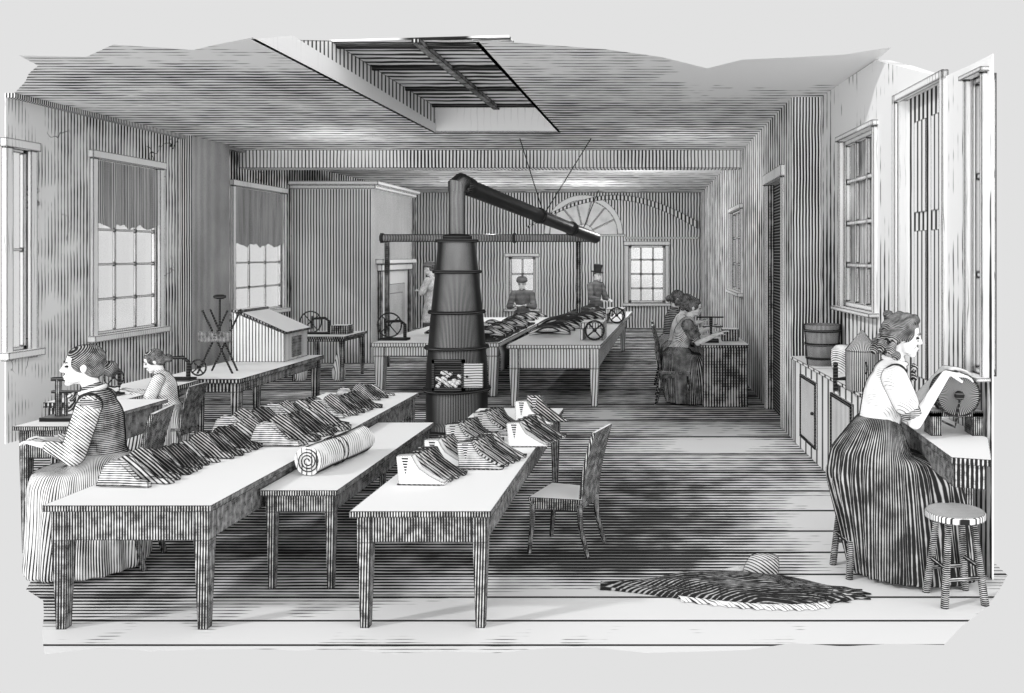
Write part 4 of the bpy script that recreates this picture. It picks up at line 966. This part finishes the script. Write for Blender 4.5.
# -- girl at the bench
SG = 1.0; hz = .47 + .09
JG = dict(hip=(0, 0, hz), chest=(.04, 0, hz + .29), neck=(.09, 0, hz + .45), head=(.15, 0, hz + .575), pitch=.40, yaw=.25, curl=.7,
          shL=(.07, .15, hz + .39), shR=(.07, -.15, hz + .39), elL=(.16, .18, hz + .17), elR=(.16, -.18, hz + .17), wrL=(.35, .10, hz + .25), wrR=(.35, -.09, hz + .25),
          knL=(.38, .1, hz - .05), knR=(.38, -.1, hz - .05), anL=(.36, .1, .09), anR=(.36, -.1, .09))
person('girl with bowed head and pinned up hair in grey dress at the wall bench', (-5.02, 8.98, 0), PI + .3, .92, JG,
       [c_bodice('coatlight', 'coatlight', puff=.01), c_skirt('skirtmid', (.01, 0, hz + .12), (0, 0, hz - .05), (.32, 0, hz - .04), .2, (.36, .30), vox_=.02, pleats=16, hipr=(.2, .22))], vox=.009)
# -- three women at the rear desk (face +x)
def desk_woman(label, loc, S, bod, slv, skirt, lean=.12, short=True, rz=0):
    hz = .53 / S + .10
    J = dict(hip=(0, 0, hz), chest=(lean * .5, 0, hz + .31), neck=(lean, 0, hz + .49), head=(lean + .06, 0, hz + .63), pitch=.25, yaw=-.1, curl=.5,
             shL=(lean * .8, .16, hz + .42), shR=(lean * .8, -.16, hz + .42), elL=(lean + .12, .18, hz + .22), elR=(lean + .10, -.18, hz + .20), wrL=(lean + .34, .1, hz + .30), wrR=(lean + .34, -.09, hz + .30),
             knL=(.40, .1, hz - .05), knR=(.40, -.1, hz - .05), anL=(.34, .1, .09), anR=(.34, -.1, .09), skin='skinfar', fr=.0105)
    return person(label, loc, rz, S, J, [c_bodice(bod, slv, short=short, puff=.014), c_skirt(skirt, (.02, 0, hz + .15), (0, 0, hz - .05), (.34, 0, hz - .05), .2, (.34, .30), vox_=.024, pleats=16, hipr=(.22, .22))], vox=.0095)
desk_woman('nearest of three women at the rear desk, dark hair in a bun and dark skirt', (.07, 12.8, 0), 1.13, 'sleeve', 'bodice', 'skirtdark', .16)
desk_woman('middle of three women at the rear desk, in a white bodice', (.06, 13.8, 0), 1.14, 'blouse', 'blouse', 'skirtmid', .10)
desk_woman('farthest of three women at the rear desk, mostly hidden', (-.03, 14.8, 0), 1.16, 'coat', 'coat', 'skirtmid', .06)
# -- men
def c_coat(mat, length=.45, legs='coat'):
    def f(t, J, T, vox):
        c_bodice(mat, mat, puff=.012)(t, J, T, vox)
        hip = Vector(J['hip']); m = MB(); rings = []
        for i in range(6):
            z = .12 - length * i / 5; rr = .15 + .02 * i; rings.append([(hip.x + rr * .8 * math.cos(2 * PI * k / 24), rr * math.sin(2 * PI * k / 24), hip.z + z) for k in range(24)])
        m.loft(rings); m.build('coat_skirt', mat, t, True)
        for sd in 'LR':
            kn, an = Vector(J['kn' + sd]), Vector(J['an' + sd]); m = MB(); hp = hip + Vector((0, .08 if sd == 'L' else -.08, -.02)); capsule(m, hp, kn, .10, .078); capsule(m, kn, an, .075, .055); remesh(m, 'trouser_leg', legs, t, .015, 2)
    return f
def hat(kind):
    def f(t, J, T, vox):
        m = MB()
        if kind == 'top': prof = [(.135, .070), (.137, .078), (.090, .080), (.086, .15), (.092, .235), (.085, .24)]
        else: prof = [(.104, .045), (.112, .06), (.108, .10), (.085, .135), (.03, .15)]
        m.lathe(prof, 24, (-.012, 0, 0)); m.v = [tuple(T @ Vector(v)) for v in m.v]; m.build('hat', 'black' if kind == 'top' else 'coat', t, True)
    return f
def man_standing(label, loc, rz, S, hatk, coat, arms=0):
    hz = .92
    J = dict(hip=(0, 0, hz), chest=(.0, 0, hz + .36), neck=(.02, 0, hz + .55), head=(.05, 0, hz + .69), pitch=.2, curl=.6,
             shL=(.0, .18, hz + .47), shR=(.0, -.18, hz + .47), elL=(.08, .22, hz + .20), elR=(.08, -.22, hz + .20), wrL=(.30, .13, hz + .16), wrR=(.30, -.12, hz + .16),
             knL=(.02, .1, .50), knR=(.02, -.1, .50), anL=(0, .1, .09), anR=(0, -.1, .09), skin='skinfar', fr=.0105)
    if arms: J.update(elL=(.10, .2, hz + .24), elR=(.10, -.2, hz + .24), wrL=(.22, .0, hz + .33), wrR=(.22, .02, hz + .28), hdL=(0, -1, 0), hdR=(0, 1, .1))
    return person(label, loc, rz, S, J, [c_coat(coat), hat(hatk)], hair='short', vox=.0095)
man_standing('man in a tall black top hat standing behind the rear right table', (-1.72, 20.3, 0), -.7, 1.02, 'top', 'coat')
man_standing('figure in a cap and pale coat with folded arms beside the closet door', (-5.18, 19.4, 0), PI - .2, 1.12, 'cap', 'coatlight', 1)
hz = .50
JM = dict(hip=(0, 0, hz + .1), chest=(.03, 0, hz + .44), neck=(.05, 0, hz + .62), head=(.09, 0, hz + .75), pitch=.3, curl=.6,
          shL=(.02, .18, hz + .54), shR=(.02, -.18, hz + .54), elL=(.12, .24, hz + .30), elR=(.12, -.24, hz + .30), wrL=(.32, .10, hz + .33), wrR=(.32, -.10, hz + .33),
          knL=(.42, .1, hz + .05), knR=(.42, -.1, hz + .05), anL=(.42, .1, .09), anR=(.42, -.1, .09), skin='skinfar', fr=.0105)
person('seated figure in a dark cap in front of the small far window', (-3.45, 20.8, 0), -PI / 2, 1.15, JM, [c_coat('coat', .2), hat('cap')], hair='short', vox=.0095)
m = MB(); m.box(-.25, .25, -.22, .22, .44, .50)
for x in (-.2, .2):
    for y in (-.18, .18): m.box(x - .025, x + .025, y - .025, y + .025, 0, .44)
o = m.build('low_stool', 'tabledark'); o.location = (-3.45, 20.9, 0); tag(o, 'plain stool under the seated figure at the far window', 'stool')

# ------------------------------------------------------------------ world, lights, camera
w = bpy.data.worlds.new('paper_sky'); SC.world = w; w.use_nodes = True
bg = w.node_tree.nodes['Background']; bg.inputs[0].default_value = (.76, .76, .76, 1); bg.inputs[1].default_value = 1.0
def sun(name, direction, strength, angle):
    l = bpy.data.lights.new(name, 'SUN'); l.energy = strength; l.angle = math.radians(angle); l.color = (1, 1, 1)
    o = bpy.data.objects.new(name, l); COL.objects.link(o); o.rotation_euler = Vector(direction).to_track_quat('-Z', 'Y').to_euler(); o.location = (-6, -4, 8); return o
sun('sun_key', (.80, .42, -.62), 1.35, 4)
sun('sun_fill', (.06, 1, -.10), 1.3, 50)
sun('fill_right', (-.75, .6, -.25), 1.5, 50)  # added fill from the right, brightens the left wall
sun('fill_low', (.1, .85, .36), .9, 40)  # added fill from below, brightens the ceiling
for p, e_ in (((-3.6, 17.8, 2.9), 75), ((-.9, 18.4, 2.9), 75), ((-2.2, 22.5, 2.9), 90), ((-5.0, 22.5, 2.8), 60), ((-5.0, 13.4, 2.9), 30), ((.2, 13.6, 2.9), 22)):  # added unseen point fills that brighten the rear room, no fixtures there
    l = bpy.data.lights.new('fill_point', 'POINT'); l.energy = e_; l.shadow_soft_size = 0.0
    o = bpy.data.objects.new('fill_point', l); COL.objects.link(o); o.location = p
cam = bpy.data.cameras.new('camera'); co = bpy.data.objects.new('camera', cam); COL.objects.link(co)
co.location = (0, 0, H); co.rotation_euler = (PI / 2, 0, 0)
cam.sensor_width = 36; cam.sensor_fit = 'HORIZONTAL'; cam.lens = 36 * 900 / 1024
cam.shift_x = (512 - 672) / 1024; cam.shift_y = (255 - 346.5) / 1024
cam.clip_end = 200
SC.camera = co
SC.view_settings.view_transform = 'Standard'
SC.view_settings.look = 'None'
SC.cycles.max_bounces = 8
